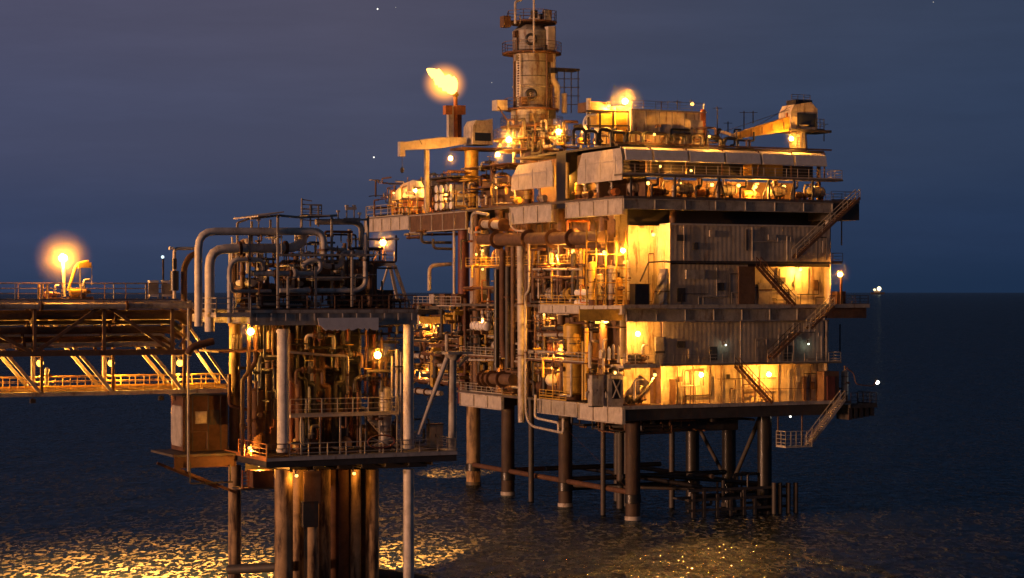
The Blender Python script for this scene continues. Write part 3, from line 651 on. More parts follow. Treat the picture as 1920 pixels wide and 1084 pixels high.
# ================================================================== BRIDGES
pb = thing('pipe_bridge', 'upper bridge truss packed with long pipes, entering from the left', 'bridge', F, V(360,600,4))
vb0, vb1 = 4.0, 6.6
uR_ = V(358,600,vb0)[0]; uL_ = uR_-26
Zt = V(358,566,vb0)[2]; Zb = V(345,660,vb0)[2]
for v in (vb0, vb1):
    MB().beam((uL_,v,Zt),(uR_,v,Zt),.22).build('top_chord','cream' if v==vb0 else 'grey',pb); MB().beam((uL_,v,Zb),(uR_-.3,v,Zb),.38).build('bottom_chord','brown',pb)
ps = [V(px,600,vb0)[0] for px in (-66,65,195,323)]
for v in (vb0, vb1):
    b = MB()
    for x in ps: b.beam((x,v,Zb),(x,v,Zt),.24)
    b.beam((uR_,v,Zt),(uR_,v,Zt-1.9),.16); b.beam((uR_,v,Zt-1.9),(uR_-.9,v,Zb+.4),.16)
    b.buildn('truss_post','brown',pb)
    b = MB(); b.beam((ps[1]+.2,v,Zb+.2),(ps[2]-.1,v,Zt-.2),.24); b.beam((ps[2]+.1,v,Zt-.2),(ps[3]-.2,v,Zb+.2),.24); b.beam((ps[0]+.2,v,Zt-1.2),(ps[1]-.2,v,Zb+.1),.24); b.beam((ps[0]-5,v,Zb+.2),(ps[0]-.1,v,Zt-.2),.24); b.buildn('truss_diagonal','brown',pb)
b = MB()
for i in range(14): x = lerp(uL_,uR_,i/13); b.beam((x,vb0,Zb-.1),(x,vb1,Zb-.1),.16); b.beam((x,vb0,Zt+.05),(x,vb1,Zt+.05),.14)
b.buildn('cross_beam','rust',pb)
MB().box((uL_,vb0-.2,Zt+.16),(uR_-1,vb1+.4,Zt+.24)).build('walkway','deck',pb)
b = MB(); b.rail([(uL_,vb0-.1,Zt+.24),(uR_-3.6,vb0-.1,Zt+.24)], h=1.15, sp=2.4, kick=False); b.build('railing','cream',pb)
MB().rail([(uL_,vb1+.3,Zt+.24),(uR_-1,vb1+.3,Zt+.24)], h=1.2, sp=1.7, kick=False).build('railing','brown',pb)
for i, (y, v, r, mt, c) in enumerate(((573,3.55,.24,'cream','pale'),(590,5.0,.40,'brown','thick brown'),(603,5.9,.22,'dark','dark'),(618,4.9,.30,'brown','brown'),(634,5.8,.26,'rust','rusty'),(645,4.7,.20,'cream','thin pale'),(627,4.45,.09,'cream','very thin pale'))):
    z = V(320,y,v)[2]; xr = uR_-(0 if i == 0 else .4+.3*i)
    pipe(F, [(uL_,v,z),(xr,v,z)] if i == 0 else [(uL_,v,z),(xr,v,z),(xr+.8,v,z-.6)], r, '%s long pipe on the upper bridge, %s from the top' % (c, ORD[[0,1,2,3,5,6,4][i]]), mt, flanges=((0,.55),(0,.8)))
# walkway bridge behind and below
wb = thing('walkway_bridge', 'lower footbridge with a floor lit yellow and slender truss, entering from the left', 'bridge', F, V(400,730,9))
wv0, wv1 = 9.0, 12.0; wR = V(432,722,wv0)[0]; wL = wR-27
Zf = V(345,731,wv0)[2]; Zq = Zf+6.2
MB().box((wL,wv0+.1,Zf-.1),(wR,wv1-.1,Zf)).build('walkway','yellow',wb)  # yellow floor, lamp glow put into its colour
for v in (wv0, wv1):
    MB().beam((wL,v,Zf-.12),(wR,v,Zf-.12),.2,.34).build('bottom_chord','cream',wb); MB().beam((wL,v,Zq),(wR,v,Zq),.3).build('top_chord','brown',wb)
wps = [V(px,700,wv0)[0] for px in (-54,78,212,345)]
for v in (wv0, wv1):
    b = MB()
    for x in wps: b.beam((x,v,Zf),(x,v,Zq),.2)
    b.buildn('truss_post','brown',wb)
    b = MB()
    for x in wps: b.beam((x-5.4,v,Zq),(x-.1,v,Zf),.26)
    b.beam((wps[3]+.3,v,Zq-1),(wR,v,Zf+.3),.2); b.buildn('truss_diagonal','cream',wb)
MB().rail([(wL,wv0+.25,Zf),(wR,wv0+.25,Zf)], h=1.15, sp=1.15, t=.06).build('railing','yellow',wb)
MB().rail([(wL,wv1-.25,Zf),(wR,wv1-.25,Zf)], h=1.15, sp=1.15, t=.06).build('railing','yellow',wb)
MB().box((wL,wv1-.24,Zf+.01),(wR,wv1-.16,Zf+.4)).build('kick_plate','yellow',wb)  # added yellow plate, its colour thickens the lamp glow of the floor
MB().beam((wL,wv0+1.1,Zf+.22),(wR,wv0+1.1,Zf+.22),.3,.28).beam((wL,wv0+1.7,Zf+.18),(wR,wv0+1.7,Zf+.18),.2,.2).build('cable_tray','cream',wb)
for i, px in enumerate((-72,62,196,325)):
    a = V(px,722,wv1-.5); e = thing('lamp_post', 'L-armed lamp post on the lit footbridge, %s' % ['out at the far left edge','the left one in view','the middle one','the right one next to the near platform'][i], 'lamp post', F, a, None)
    zt_ = V(px,668,wv1-.5)[2]; b = MB(); b.beam(a,(a[0],a[1],zt_),.28); b.build('pole','cream',e); b = MB(); b.beam((a[0]-.1,a[1],zt_),(a[0]+.75,a[1],zt_),.16); b.build('arm','cream',e)
    lamp(F, (a[0]+.55,a[1],zt_-.55), 'lit lamp hanging from the %s L-armed post on the footbridge' % ['outermost','left','middle','right'][i], 'f')
e = thing('hydrant', 'small pale hydrant standing on the footbridge right of the left lamp post', 'hydrant', F, V(88,722,wv0+.8)); a = V(88,722,wv0+.8)
MB().cyl(a,(a[0],a[1],a[2]+1.0),.16).build('pipe','cream',e); MB().ball((a[0],a[1],a[2]+1.15),.22).build('cap','white',e); MB().cyl((a[0]-.35,a[1],a[2]+.75),(a[0]+.35,a[1],a[2]+.75),.1).build('outlet','rust',e)
# lit davit station on the pipe bridge
zbt = Zt+.24; dv = thing('davit', 'bent orange-lit davit arm with a hook block on the upper bridge', 'davit', F, V(148,556,5.2))
b = MB(); b.tube([V(128,545,5.2),V(143,495,5.2),(V(166,490,5.2))], .12, 8, .5); b.build('arm','yellow',dv); b = MB(); b.beam(V(150,492,5.2),V(150,556,5.2),.1); b.beam(V(172,498,5.2),V(172,535,5.2),.05); b.build('post','grey',dv)
a = V(158,496,5.2); MB().box((a[0]-.5,5.0,a[2]-.25),(a[0]+.5,5.4,a[2]+.15)).build('winch','yellow',dv)
a = V(120,540,5.0); lp = thing('lamp_post', 'slanting post of the flaring lamp on the upper bridge at the left', 'lamp post', F, a); b = MB(); b.cyl(V(121,556,5.6),V(118,488,5.6),.11,.14); b.build('pole','pale',lp)
lamp(F, V(118,484,5.0), 'brightest lamp over the upper bridge at the far left', 'xl')
pump_skid(F, (V(150,556,5)[0],5.0,zbt), 'orange-lit motor unit on the upper bridge below the davit', .85, 0, 'yellow')
pump_skid(F, (V(100,556,5)[0],5.4,zbt), 'small lit skid on the upper bridge left of the lamp post', .6, 0, 'orange')
for i, px in enumerate((72,80,88)):
    pipe(F, [(V(px,556,4.6)[0],4.6,zbt),(V(px,556,4.6)[0],4.6,zbt+1.1)], .07, 'short bright vent stub on the upper bridge rail, %s of three' % ORD[i], 'yellow')
for i,(px0,px1) in enumerate(((280,297),(305,323))):
    a, c = V(px0,558,4.2), V(px1,528,4.2); e = thing('louvre_rack', 'small white slatted rack on the upper bridge, %s one' % ['left','right'][i], 'rack', F, a)
    b = MB(); 
    for k in range(2): z = lerp(zbt+.25, c[2], k); b.box((a[0],4.1,z-.09),(c[0],4.6,z+.09))
    b.buildn('shelf','white',e); b = MB()
    for x in (a[0],c[0]): b.beam((x,4.35,zbt),(x,4.35,c[2]),.08)
    b.box((a[0]+.05,4.3,zbt+.3),(c[0]-.05,4.35,c[2]-.15)); b.build('frame','grey',e)
e = thing('beacon_post', 'thin dark post with a small white beacon beside the slatted racks', 'beacon', F, V(306,556,5.5)); MB().beam((V(306,556,5.5)[0],5.5,zbt),V(306,484,5.5),.12).build('pole','dark',e); MB().ball(V(305,482,5.5),.13).build('beacon_glass', bulbmat(1.5,(.7,.9,1)), e)
# spare walkway to the big platform
lb = thing('link_bridge', 'short railed link bridge between the near platform and the big platform', 'bridge', F, (uEu,10,zu))
x1 = uEu+17
MB().box((uEu-.5,8,zu-.5),(uEu+5.5,12,zu-.05)).build('deck','grate',lb)
# added spotlights aimed at the sea to brighten its flecks
sm = bpy.data.lights.new('added_sea_light','SPOT'); sm.color = (1,.36,.055)
def spot(u, v, z, px, py, e, ang, blend=.35, lab=''):
    t = thing('added_sea_light', lab, 'floodlight', F, (u,v,z)); t['_o'] = (0,0,0)
    MB().box((-.2,-.2,-.05),(.2,.2,.3)).build('housing','dark',t); MB().beam((0,0,.3),(0,0,.8),.08).build('bracket','dark',t)
    d = sm.copy(); d.energy = e; d.spot_size = R(ang); d.spot_blend = blend; d.shadow_soft_size = .12
    o = bpy.data.objects.new('lamp', d); COL.objects.link(o); o.parent = t; o.location = (0,0,-.1)
    k = (px-960)/FPX; Y = CH*FPX/(py-HOR); tgt = Vector((k*Y, Y, 0)); src = F.w((u,v,z))
    dl = Matrix.Rotation(-F.a,3,'Z') @ (tgt-src); o.rotation_euler = dl.to_track_quat('-Z','Y').to_euler()
    return t
zs = Zf-.9
spot(wL+3, wv1, zs, 40, 1090, 1500000, 40, .6, 'added sea-glitter light under the footbridge, out beyond the left edge')
spot(wps[1], wv1, zs, 190, 1085, 1500000, 40, .6, 'added sea-glitter light under the footbridge below its left lamp post')
spot(wps[3]-1, wv1, zs, 370, 1080, 1500000, 38, .6, 'added sea-glitter light under the footbridge next to the near platform')
spot(5, vB, zl-1.2, 560, 1040, 900000, 38, .6, 'added sea-glitter light under the rear edge of the near platform deck, left one')
spot(11, vB, zl-1.2, 755, 1045, 1500000, 24, .7, 'added sea-glitter light under the rear edge of the near platform deck, right one')

# ================================================================== MAIN PLATFORM
F = M; V = F.V; U = F.U
vf, ul = -2.0, -2.3
ZL, ZI, ZM, ZJ, ZU, ZW = 13.05, 17.75, 24.5, 29.4, 36.9, 39.4
uf = lambda px, v=vf: V(px, 600, v)[0]
vl = lambda px, u=ul: U(px, 600, u)[1]
zf = lambda py, px=1250, v=vf: V(px, py, v)[2]
uLr, uMr, uUr = uf(1570), uf(1630), uf(1612)
mp = thing('production_platform', 'big offshore platform on round legs, with lit decks and grey clad walls', 'platform', F, (0,0,0))
def part(mb, name, mat, parent=mp, **k): return mb.build(name, mat, parent, **k)
def partn(mb, name, mat, parent=mp, k=1): mb.buildn(name, mat, parent, k)
# legs
def leg(u, v, r=.85, mat='caisson', name='leg', top=None):
    b = MB(); t = top or ZL-.3
    b.lathe((u,v,-8),(u,v,t), [(0,r),(7.5,r),(t+7.0,r),(t+8,r*1.25)], 24); o = part(b, name, mat)
    if name == 'leg': MB().cyl((u,v,-.5),(u,v,.45),r*1.10,n=24).build('foot_tone_band','cream' if mat == 'legs' else 'dark',o); MB().lathe((u,v,1.9),(u,v,3),[(0,r*1.02),(.05,r*1.1),(1.0,r*1.1),(1.05,r*1.02)],24).build('marine_growth','black',o)  # cream band puts the reflected light at the leg foot into colour
for u, v in ((0,0),(0,16.7),(0,32.7)): leg(u, v, .85, 'legs')
for u, v in ((17.9,.2),(17.9,16.7),(18,8.3),(17.5,32.7)): leg(u, v, .85, 'black')  # these legs are black, their shade put into the colour
for u, v, r in ((-.5,6.2,.3),(5,12,.45),(7,14,.4),(9,20,.45),(6,28,.4),(11,10,.35),(-1,24,.35)): leg(u, v, r, 'dark', 'conductor')
leg(2,47.5,.95); 
b = MB(); b.cyl((0,-.2,3.1),(0,43,3.1),.32); b.cyl((0,32.7,3.2),(17.9,32.7,3.2),.3); b.cyl((0,0,3.0),(0,16.7,9.5),.01); partn(b, 'brace', 'rust')
b = MB(); b.cyl((17.9,32.7,3.1),(17.9,.2,3.1),.3); b.cyl((0,16.7,3.3),(17.9,16.7,3.3),.3); b.cyl((17.9,0.2,2.6),(0,16.7,2.6),.25); b.cyl((17.9,8.3,1.6),(17.9,.9,11.6),.26); b.cyl((17.9,16.7,10.5),(17.9,9,3.5),.24); partn(b, 'brace', 'dark')
# boat landing at the right leg
bl = thing('boat_landing', 'dark steel boat landing and fender frame at the water around the right front leg', 'boat landing', F, (18,-1,0))
b = MB()
for px in (1452,1462,1478,1492): a = V(px,962,-1.5); c = V(px,905,-1.5); b.cyl((a[0],-1.5,-1),(a[0],-1.5,c[2]),.3)
b.buildn('fender','dark',bl)
b = MB()
for px in (1300,1320,1345,1370,1395,1415): a = V(px,955,-1); c = V(px,918+(px%3)*8,-1); b.beam((a[0],-1,-1),(a[0],-1,c[2]),.35)
b.buildn('pile','dark',bl)
x0, x1 = V(1290,940,-1)[0], V(1480,940,-1)[0]
b = MB()
for z in (.8,2.0,3.1): b.beam((x0,-1,z),(x1,-1,z),.3)
b.box((x0,-.8,1.9),(x1,2.5,2.1)); b.build('frame','dark',bl)
conduits(16,'tubular_member',x0,x1,-1.2,3,.1,4.6,['black','dark','dark'],bl,.1,.26,4)
b = MB(); b.cyl((0,.5,5.2),(17.9,.5,3.4),.22); b.cyl((3,8,4.2),(17.9,8,4.2),.3); b.cyl((1,24,4.0),(17.5,24,4.0),.3); b.cyl((9,0,3.4),(9,32,3.4),.28); b.cyl((0,16.7,2.2),(17.9,16.7,2.2),.3); b.buildn('brace','black',mp)
# decks
part(MB().box((ul,vf,ZL-.3),(uLr,43.5,ZL)), 'deck', 'deck')
part(MB().box((ul+.0,vf,ZM-.3),(uMr,44,ZM)), 'deck', 'deck')
part(MB().box((ul,vf,ZU-.3),(uUr,28.5,ZU)), 'deck', 'deck')
part(MB().box((ul+.8,28.52,ZU-.3),(14,78,ZU)), 'deck', 'deck')
part(MB().box((ul+1.2,44.01,ZM-.9),(12,60,ZM-.4)), 'deck', 'deck')
part(MB().box((ul,vf-.06,ZL-.3),(uLr,vf-.004,ZL+.12)), 'edge_beam', 'cream')
part(MB().box((ul,vf-.06,ZM-.35),(uMr,vf-.004,ZM+.1)), 'edge_beam', 'grey')
b = MB()
for v in (vf+.4, 3, 8, 16.7, 25, 32.7, 40): b.ibeam((ul+.3,v,ZL-.95),(uLr-.3,v,ZL-.95),.4,1.28)
partn(b, 'underdeck_girder', 'dark', k=3)
b = MB()
for u in (3,6,9,12,15,18,21): b.ibeam((u,vf+.8,ZL-1.0),(u,43,ZL-1.0),.3,1.3)
partn(b, 'underdeck_girder', 'dark', k=3)
part(MB().box((3,3,ZL-3.4),(16,14,ZL-1.7)), 'underdeck_tank', 'dark')
# side (left) girders, pale panels with stiffeners
def side_girder(v0, v1, z0, z1, mat='pale', u=ul, name='side_girder', st=3.2):
    g = MB().box((u-.02,v0,z0),(u+.22,v1,z1)); o = part(g, name, mat)
    b = MB(); n = max(1, int((v1-v0)/st))
    for i in range(n+1): v = lerp(v0+.06, v1-.06, i/n); b.box((u-.16,v-.06,z0+.02),(u-.022,v+.06,z1-.02))
    b.box((u-.22,v0,z1+.002),(u+.3,v1,z1+.12)); b.box((u-.22,v0,z0-.12),(u+.3,v1,z0-.002))
    for q in range(0,1): b.build('stiffener', 'cream', o)
side_girder(-1.9, vl(1062), 34.9, 36.5); side_girder(vl(1036), vl(957), 34.6, 36.5)
side_girder(-1.95, vl(1086), 11.2, 12.9); side_girder(vl(1084), vl(1010), 11.4, 12.9, 'grey'); side_girder(vl(942), vl(864), 11.2, 12.7)
side_girder(-1.9, vl(1012), 23.6, 24.4)
side_girder(vl(875, ul+.8), vl(770, ul+.8), 34.4, 36.6, 'brown', ul+.8); side_girder(vl(768, ul+.8), 77.9, 34.9, 36.6, 'pale', ul+.8)
# front girders
def front_girder(px0, px1, z0, z1, v, mat='grey', st=3.6):
    x0, x1 = uf(px0, v), uf(px1, v); o = part(MB().box((x0,v-.1,z0),(x1,v+.15,z1)), 'front_girder', mat)
    b = MB(); n = max(1, int((x1-x0)/st))
    for i in range(n+1): x = lerp(x0+.06, x1-.06, i/n); b.box((x-.05,v-.22,z0+.02),(x+.05,v-.102,z1-.02))
    b.box((x0,v-.28,z1+.002),(x1,v+.2,z1+.1)); b.box((x0,v-.28,z0-.1),(x1,v+.2,z0-.002)); b.build('stiffener', mat, o)
front_girder(1168, 1560, 35.5, 36.5, -1.9, 'grey'); front_girder(1174, 1545, 22.75, 24.0, -1.2, 'grey'); 
part(MB().box((uf(1560),-1.9,34.6),(uUr,6,36.58)), 'deck_end', 'dark'); part(MB().box((uf(1556),-1.4,22.9),(uMr,7,24.18)), 'deck_end', 'brown')
# columns
def column(px, v, z0, z1, r=.42, mat='grey', u=None):
    u = V(px,600,v)[0] if u is None else u; b = MB(); b.cyl((u,v,z0),(u,v,z1), r, n=18)
    for z in (z0+.15, z1-.15): b.cyl((u,v,z-.12),(u,v,z+.12), r*1.2, n=18)
    part(b, 'column', mat)
for px in (1240,1310,1455,1535): column(px, 2.5, ZU, 42.6, .25, 'brown')
for vv in (6,16.7,26,34,41): 
    for z0, z1 in ((ZL,ZM-.3),(ZM,ZU-.35)): column(0, vv, z0, z1, .5, 'brown', u=-.6)
column(1262,0.6,ZM,ZU-.35,.4,'brown'); column(1548,-.2,ZL,22.7,.35,'wall'); column(1552,-.6,33.6,ZU-.3,.3,'grey'); column(1540,4,33.6,ZU-.3,.3,'dark')
p_ = U(880, 432, 0)
part(MB().box((-.2,42.3,ZM),(1.4,43.9,ZU-1.9)).cyl((3.2,46.5,ZM),(3.2,46.5,ZU-.4),.7), 'column', 'cream')
part(MB().cyl((.2,46.8,ZL-2),(.2,46.8,ZU-.4),.75), 'column', 'red'); part(MB().cyl((-1.0,47.2,ZM-.3),(-1.0,47.2,34.2),.18), 'column', 'pale')
# clad walls on the right side
def wall(px0, px1, v, z0, z1, mat='wall', name='wall'):
    return part(MB().corr(uf(px0,v), uf(px1,v), v, z0, z1), name, mat)
wA = wall(1256,1556,-1.2,29.62,33.7); wB = wall(1256,1402,-1.0,ZM+.02,29.2); wC = wall(1404,1556,.3,ZM+.02,29.2,'wallc')
wY = wall(1178,1256,2.0,ZM+.02,33.7,'wallc'); wD = wall(1243,1545,-.5,ZI+.02,22.6); wE = wall(1240,1545,-.2,ZL+.02,17.5,'wallc')
part(MB().corru(-1.1,2.0,uf(1256,-1.1)+.001,ZM+.02,33.7), 'wall', 'wallc')
part(MB().box((uf(1256,-1.2)-.1,-1.35,33.702),(uf(1556,-1.2)+.1,1,33.9)), 'wall_cap', 'pale')
part(MB().corru(-.2,9,uf(1545,-.2),ZL,22.6), 'end_wall', 'wall'); part(MB().box((uf(1556,-1.0),-1.0,ZM),(uf(1556,-1)+.15,9,33.7)), 'end_wall', 'wall')
part(MB().box((uf(1178,3),3.0,33.0),(uf(1550,3),3.2,ZU-.31)),'inner_wall','black'); part(MB().box((uf(1260,0),-.9,29.0),(uf(1550,0),-.6,29.7)),'inner_wall','black')  # black sheets closing the wall gaps, shade put into their colour
# relief on the walls
b = MB(); b.box((uf(1286,-1.3),-1.45,zf(523,1286)),(uf(1320,-1.3),-1.1,zf(506,1286))); part(b, 'vent_box', 'grey')
b = MB(); b.box((uf(1382,-.9),-1.3,ZM+.02),(uf(1412,-.9),-.9,29.0)); part(b, 'wall_panel', 'brown')
b = MB(); b.box((uf(1422,.1),.02,ZM+.05),(uf(1447,.1),.16,27.1)); dr = part(b, 'door', 'cream'); MB().box((uf(1422,.1),-.02,26.2),(uf(1447,.1),.015,26.35)).build('door_bar','rust',dr)
for i, px in enumerate((1282, 1410)):
    b = MB(); x = uf(px,-1.3); b.beam((x,-1.36,29.7),(x,-1.36,33.6),.12); part(b, 'wall_stiffener', 'wall')
b = MB(); x = uf(1388,-.7); b.beam((x,-.8,ZI),(x,-.8,22.7),.12); part(b, 'wall_pipe', 'grey')
b = MB()
for px in (1270,1300,1330,1352,1392,1425,1460,1490,1520): x = uf(px,-.4); b.beam((x,-.42,ZL+.1),(x,-.42,17.4),.09)
partn(b, 'wall_pipe', 'brown')
b = MB(); b.beam((uf(1345,-.45),-.5,15.9),(uf(1455,-.45),-.5,15.9),.08); b.beam((uf(1400,-.45),-.5,14.6),(uf(1540,-.45),-.5,14.6),.07); partn(b, 'wall_conduit', 'brown')
b = MB(); b.box((uf(1256,-.5),-.62,13.1),(uf(1266,-.5),-.38,16)); b.box((uf(1505,-.5),-.62,13.1),(uf(1511,-.5),-.38,16)); partn(b, 'wall_box', 'brown')
x = uf(1393,-.5); b = MB(); b.beam((x,-.6,ZL),(x,-.6,15.2),.1); b.beam((x+1.6,-.6,ZL),(x+1.6,-.6,15.2),.1); b.beam((x,-.6,15.2),(x+1.6,-.6,15.2),.1); b.beam((x,-.6,14.2),(x+1.6,-.6,14.2),.1); part(b,'door_frame','rust')
for px, y0, y1, w_, mt in ((1272,706,716,7,'brown'),(1362,702,710,6,'dark'),(1492,706,716,7,'wallc'),(1520,716,730,7,'brown')):
    part(MB().box((uf(px,-.4),-.52,zf(y1,px,-.4)),(uf(px+w_,-.4),-.30,zf(y0,px,-.4))), 'wall_box', mt)
for px, y0, y1, w_, mt, v_ in ((1268,440,452,16,'dark',-1.25),(1330,432,444,10,'wall',-1.25),(1398,430,470,3,'dark',-1.25),(1440,440,450,14,'grey',-1.25),(1300,455,468,8,'dark',-1.25),(1345,530,545,12,'dark',-1.05),(1270,540,566,14,'dark',-1.05),(1462,520,530,10,'dark',.22),(1480,545,568,13,'cream',.22),(1525,525,545,8,'brown',.22),(1270,640,652,14,'dark',-.55),(1330,650,676,14,'dark',-.55),(1420,640,650,12,'grey',-.55),(1290,655,672,4,'pale',-.55),(1470,648,676,14,'dark',-.55)):
    part(MB().box((uf(px,v_),v_-.14,zf(y1,px,v_)),(uf(px+w_,v_),v_+.05,zf(y0,px,v_))), 'wall_box', mt)
rw = random.Random(9)
def wallpipes(n, px0, px1, v, z0, z1, mats):
    for i in range(n):
        x_ = uf(rw.uniform(px0,px1),v); za, zb_ = rw.uniform(z0,z1), rw.uniform(z0,z1); x2 = min(uf(px1,v), x_+rw.uniform(.4,4)); 
        MB().tube([(x_,v,z0+.05),(x_,v,za),(x2,v,za),(x2,v,zb_)], rw.uniform(.035,.08), 6, .1).build('wall_conduit', rw.choice(mats), mp)
wallpipes(11, 1245, 1540, -.42, ZL, 17.3, ['dark','rust','brown','cream']); wallpipes(4, 1258, 1550, -1.42, 29.7, 33.6, ['dark','grey','wall']); wallpipes(6, 1258, 1400, -1.2, ZM, 29, ['dark','grey']); wallpipes(8, 1405, 1550, .15, ZM, 29, ['dark','rust','brown']); wallpipes(5, 1245, 1540, -.66, ZI, 22.5, ['dark','grey','wall']); wallpipes(5, 1182, 1254, 1.85, ZM, 33, ['rust','brown','yellow'])
# walkways on the right side
part(MB().box((uf(1240,-1.5),vf,ZI-.18),(uf(1578),-.55,ZI)), 'walkway', 'grate'); part(MB().rail([(uf(1240),vf+.05,ZI),(uf(1378),vf+.05,ZI)], t=.05), 'railing', 'grey'); part(MB().rail([(uf(1440),vf+.05,ZI),(uf(1577),vf+.05,ZI),(uf(1577),1,ZI)], t=.06), 'railing', 'rail')
part(MB().box((uf(1165),vf-.5,ZI-.3),(uf(1234),.5,ZI)), 'walkway', 'cream'); part(MB().rail([(uf(1165),vf-.4,ZI),(uf(1234),vf-.4,ZI)], h=1.2), 'railing', 'rail')
part(MB().box((uf(1250),vf-.1,ZJ-.05),(uf(1578),-1.36,ZJ+.15)), 'walkway', 'dark'); part(MB().rail([(uf(1560),vf,ZJ+.15),(uf(1580),vf,ZJ+.15),(uf(1580),2,ZJ+.15)], t=.05), 'railing', 'dark')
part(MB().rail([(uf(1556),vf+.1,ZM),(uMr-.1,vf+.1,ZM),(uMr-.1,8,ZM)], t=.06), 'railing', 'dark')
part(MB().rail([(ul+.1,vl(1012),ZM),(ul+.1,vf+.1,ZM)], t=.07), 'railing', 'yellow'); part(MB().rail([(ul+.1,vl(940),ZL),(ul+.1,vl(864),ZL)], t=.07), 'railing', 'rail')
part(MB().rail([(ul+.1,vl(1060),ZL),(ul+.1,vl(1010),ZL)], t=.07), 'railing', 'yellow'); part(MB().rail([(ul+.9,44.2,ZM-.4),(ul+.9,60,ZM-.4)], h=1.3), 'railing', 'cream')
part(MB().rail([(ul+.9,77.5,ZU),(ul+.9,64,ZU)], h=1.7, sp=2.5), 'railing', 'rail'); part(MB().rail([(13.8,77.8,ZU),(ul+.9,77.8,ZU)], h=1.7, sp=2.5), 'railing', 'rail')
part(MB().rail([(ul+.1,vl(880),ZL),(ul+.1,vl(862),ZL)]), 'railing','rail')
part(MB().rail([(uf(1560),vf+.1,ZU),(uUr-.1,vf+.1,ZU),(uUr-.1,5,ZU)], t=.05), 'railing','dark')
# top module on the right side: walkway, windwall panels, roof
xr = uf(1580)
part(MB().box((uf(1166),vf-.1,ZW-.2),(xr,-.2,ZW)), 'walkway', 'grate'); part(MB().rail([(uf(1168),vf,ZW),(xr-.1,vf,ZW),(xr-.1,1,ZW)], t=.055, sp=1.55), 'railing', 'rail')
part(MB().box((uf(1166,-1),.2,42.62),(uf(1556,-1),19,42.9)), 'roof', 'dark'); part(MB().box((uf(1150,0),-.4,42.92),(uf(1556,0),-.1,43.1)), 'roof_edge', 'brown')
pe = [1172,1226,1293,1361,1429,1491,1553]
b = MB()
for a, c in zip(pe[:-1], pe[1:]):
    x0, x1 = uf(a)+.16, uf(c)-.16
    b.prism([(x0,-.55,42.55),(x0,-1.75,42.2),(x0,-2.0,41.0),(x0,-1.9,40.9),(x0,-.9,41.0)], (x1-x0,0,0))
partn(b, 'windwall_panel', 'white')
b = MB()
for a in pe: x = uf(a); b.beam((x,-1.2,ZW),(x,-1.2,42.6),.14)
partn(b, 'panel_post', 'brown')
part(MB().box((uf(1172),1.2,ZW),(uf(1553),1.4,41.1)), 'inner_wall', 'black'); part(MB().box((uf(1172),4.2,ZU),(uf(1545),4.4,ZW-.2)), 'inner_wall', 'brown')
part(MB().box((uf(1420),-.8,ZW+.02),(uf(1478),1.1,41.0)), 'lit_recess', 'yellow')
b = MB()
for a in (1180,1262,1345,1438,1485,1520): x = uf(a,-1); b.beam((x,-1.4,ZU),(x,-1.4,ZW-.2),.22); 
partn(b, 'post', 'dark')
b = MB()
for a in (1345,1438): x = uf(a,-1); b.beam((x-.9,-1.4,ZU),(x,-1.4,ZW-.3),.12); b.beam((x+.9,-1.4,ZU),(x,-1.4,ZW-.3),.12)
partn(b, 'knee_brace', 'dark')
# big pale shields facing left
def shield(px0, px1, y0, y1, cut, u=ul-.15, lab=None):
    va, vb = vl(px1,u), vl(px0,u); z1 = U(px1,y0,u)[2]; z0 = U(px1,y1,u)[2]
    d = z1-z0
    o = part(MB().prism([(u,va,z0),(u,vb,z0),(u,vb-.2,z0+d*.5),(u,vb-cut,z1-.1),(u,va+.4,z1),(u,va,z1-.9)], (.14,0,0)), 'wind_shield', 'pale', label=lab)
    b = MB(); 
    for t in (.15,.5,.85): v = lerp(va,vb-.6,t); b.box((u-.05,v-.04,z0+.2),(u-.002,v+.04,z1-.8))
    b.beam((u-.04,va+.1,z0+d*.62),(u-.04,vb-.5,z0+d*.60),.06); b.build('seam','cream',o)
shield(1082,1166,277,337,1.2,lab='near pale shield panel under the roof corner'); shield(958,1036,300,350,2.0,lab='rear pale shield panel, smaller'); 
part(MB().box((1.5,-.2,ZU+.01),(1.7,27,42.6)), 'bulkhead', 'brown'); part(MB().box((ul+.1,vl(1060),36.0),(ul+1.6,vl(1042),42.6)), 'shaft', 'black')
part(MB().box((ul+.3,-.1,42.62),(1.6,27,42.85)), 'roof', 'dark')
# inner bulkheads of the left side
part(MB().corru(.5,43,4.5,ZL+.02,ZM-.32,1.2,.08), 'bulkhead', 'brown'); part(MB().corru(4.5,43,4.5,ZM+.02,ZU-.32,1.2,.08), 'bulkhead', 'brown'); part(MB().corr(-.2,uf(1240,0),2.6,ZL+.02,ZM-.32,1.0,.08), 'bulkhead', 'wallc')
part(MB().corr(ul+2.2,uf(1180,4),4.2,ZM+.02,ZU-.4,1.0,.08), 'bulkhead', 'wallc')
part(MB().box((ul+.2,8,ZI-.2),(4.4,43,ZI)), 'mezzanine', 'rust'); part(MB().box((ul+1,10,ZJ-.2),(4.4,43,ZJ)), 'mezzanine', 'rust')
part(MB().box((ul+1.2,15,ZI+3.3),(4.4,40,ZI+3.5)), 'mezzanine', 'rust')
part(MB().rail([(ul+1.1,10,ZJ),(ul+1.1,43,ZJ)], t=.07), 'railing', 'yellow'); part(MB().rail([(ul+.3,8,ZI),(ul+.3,43,ZI)], t=.07), 'railing', 'rail')
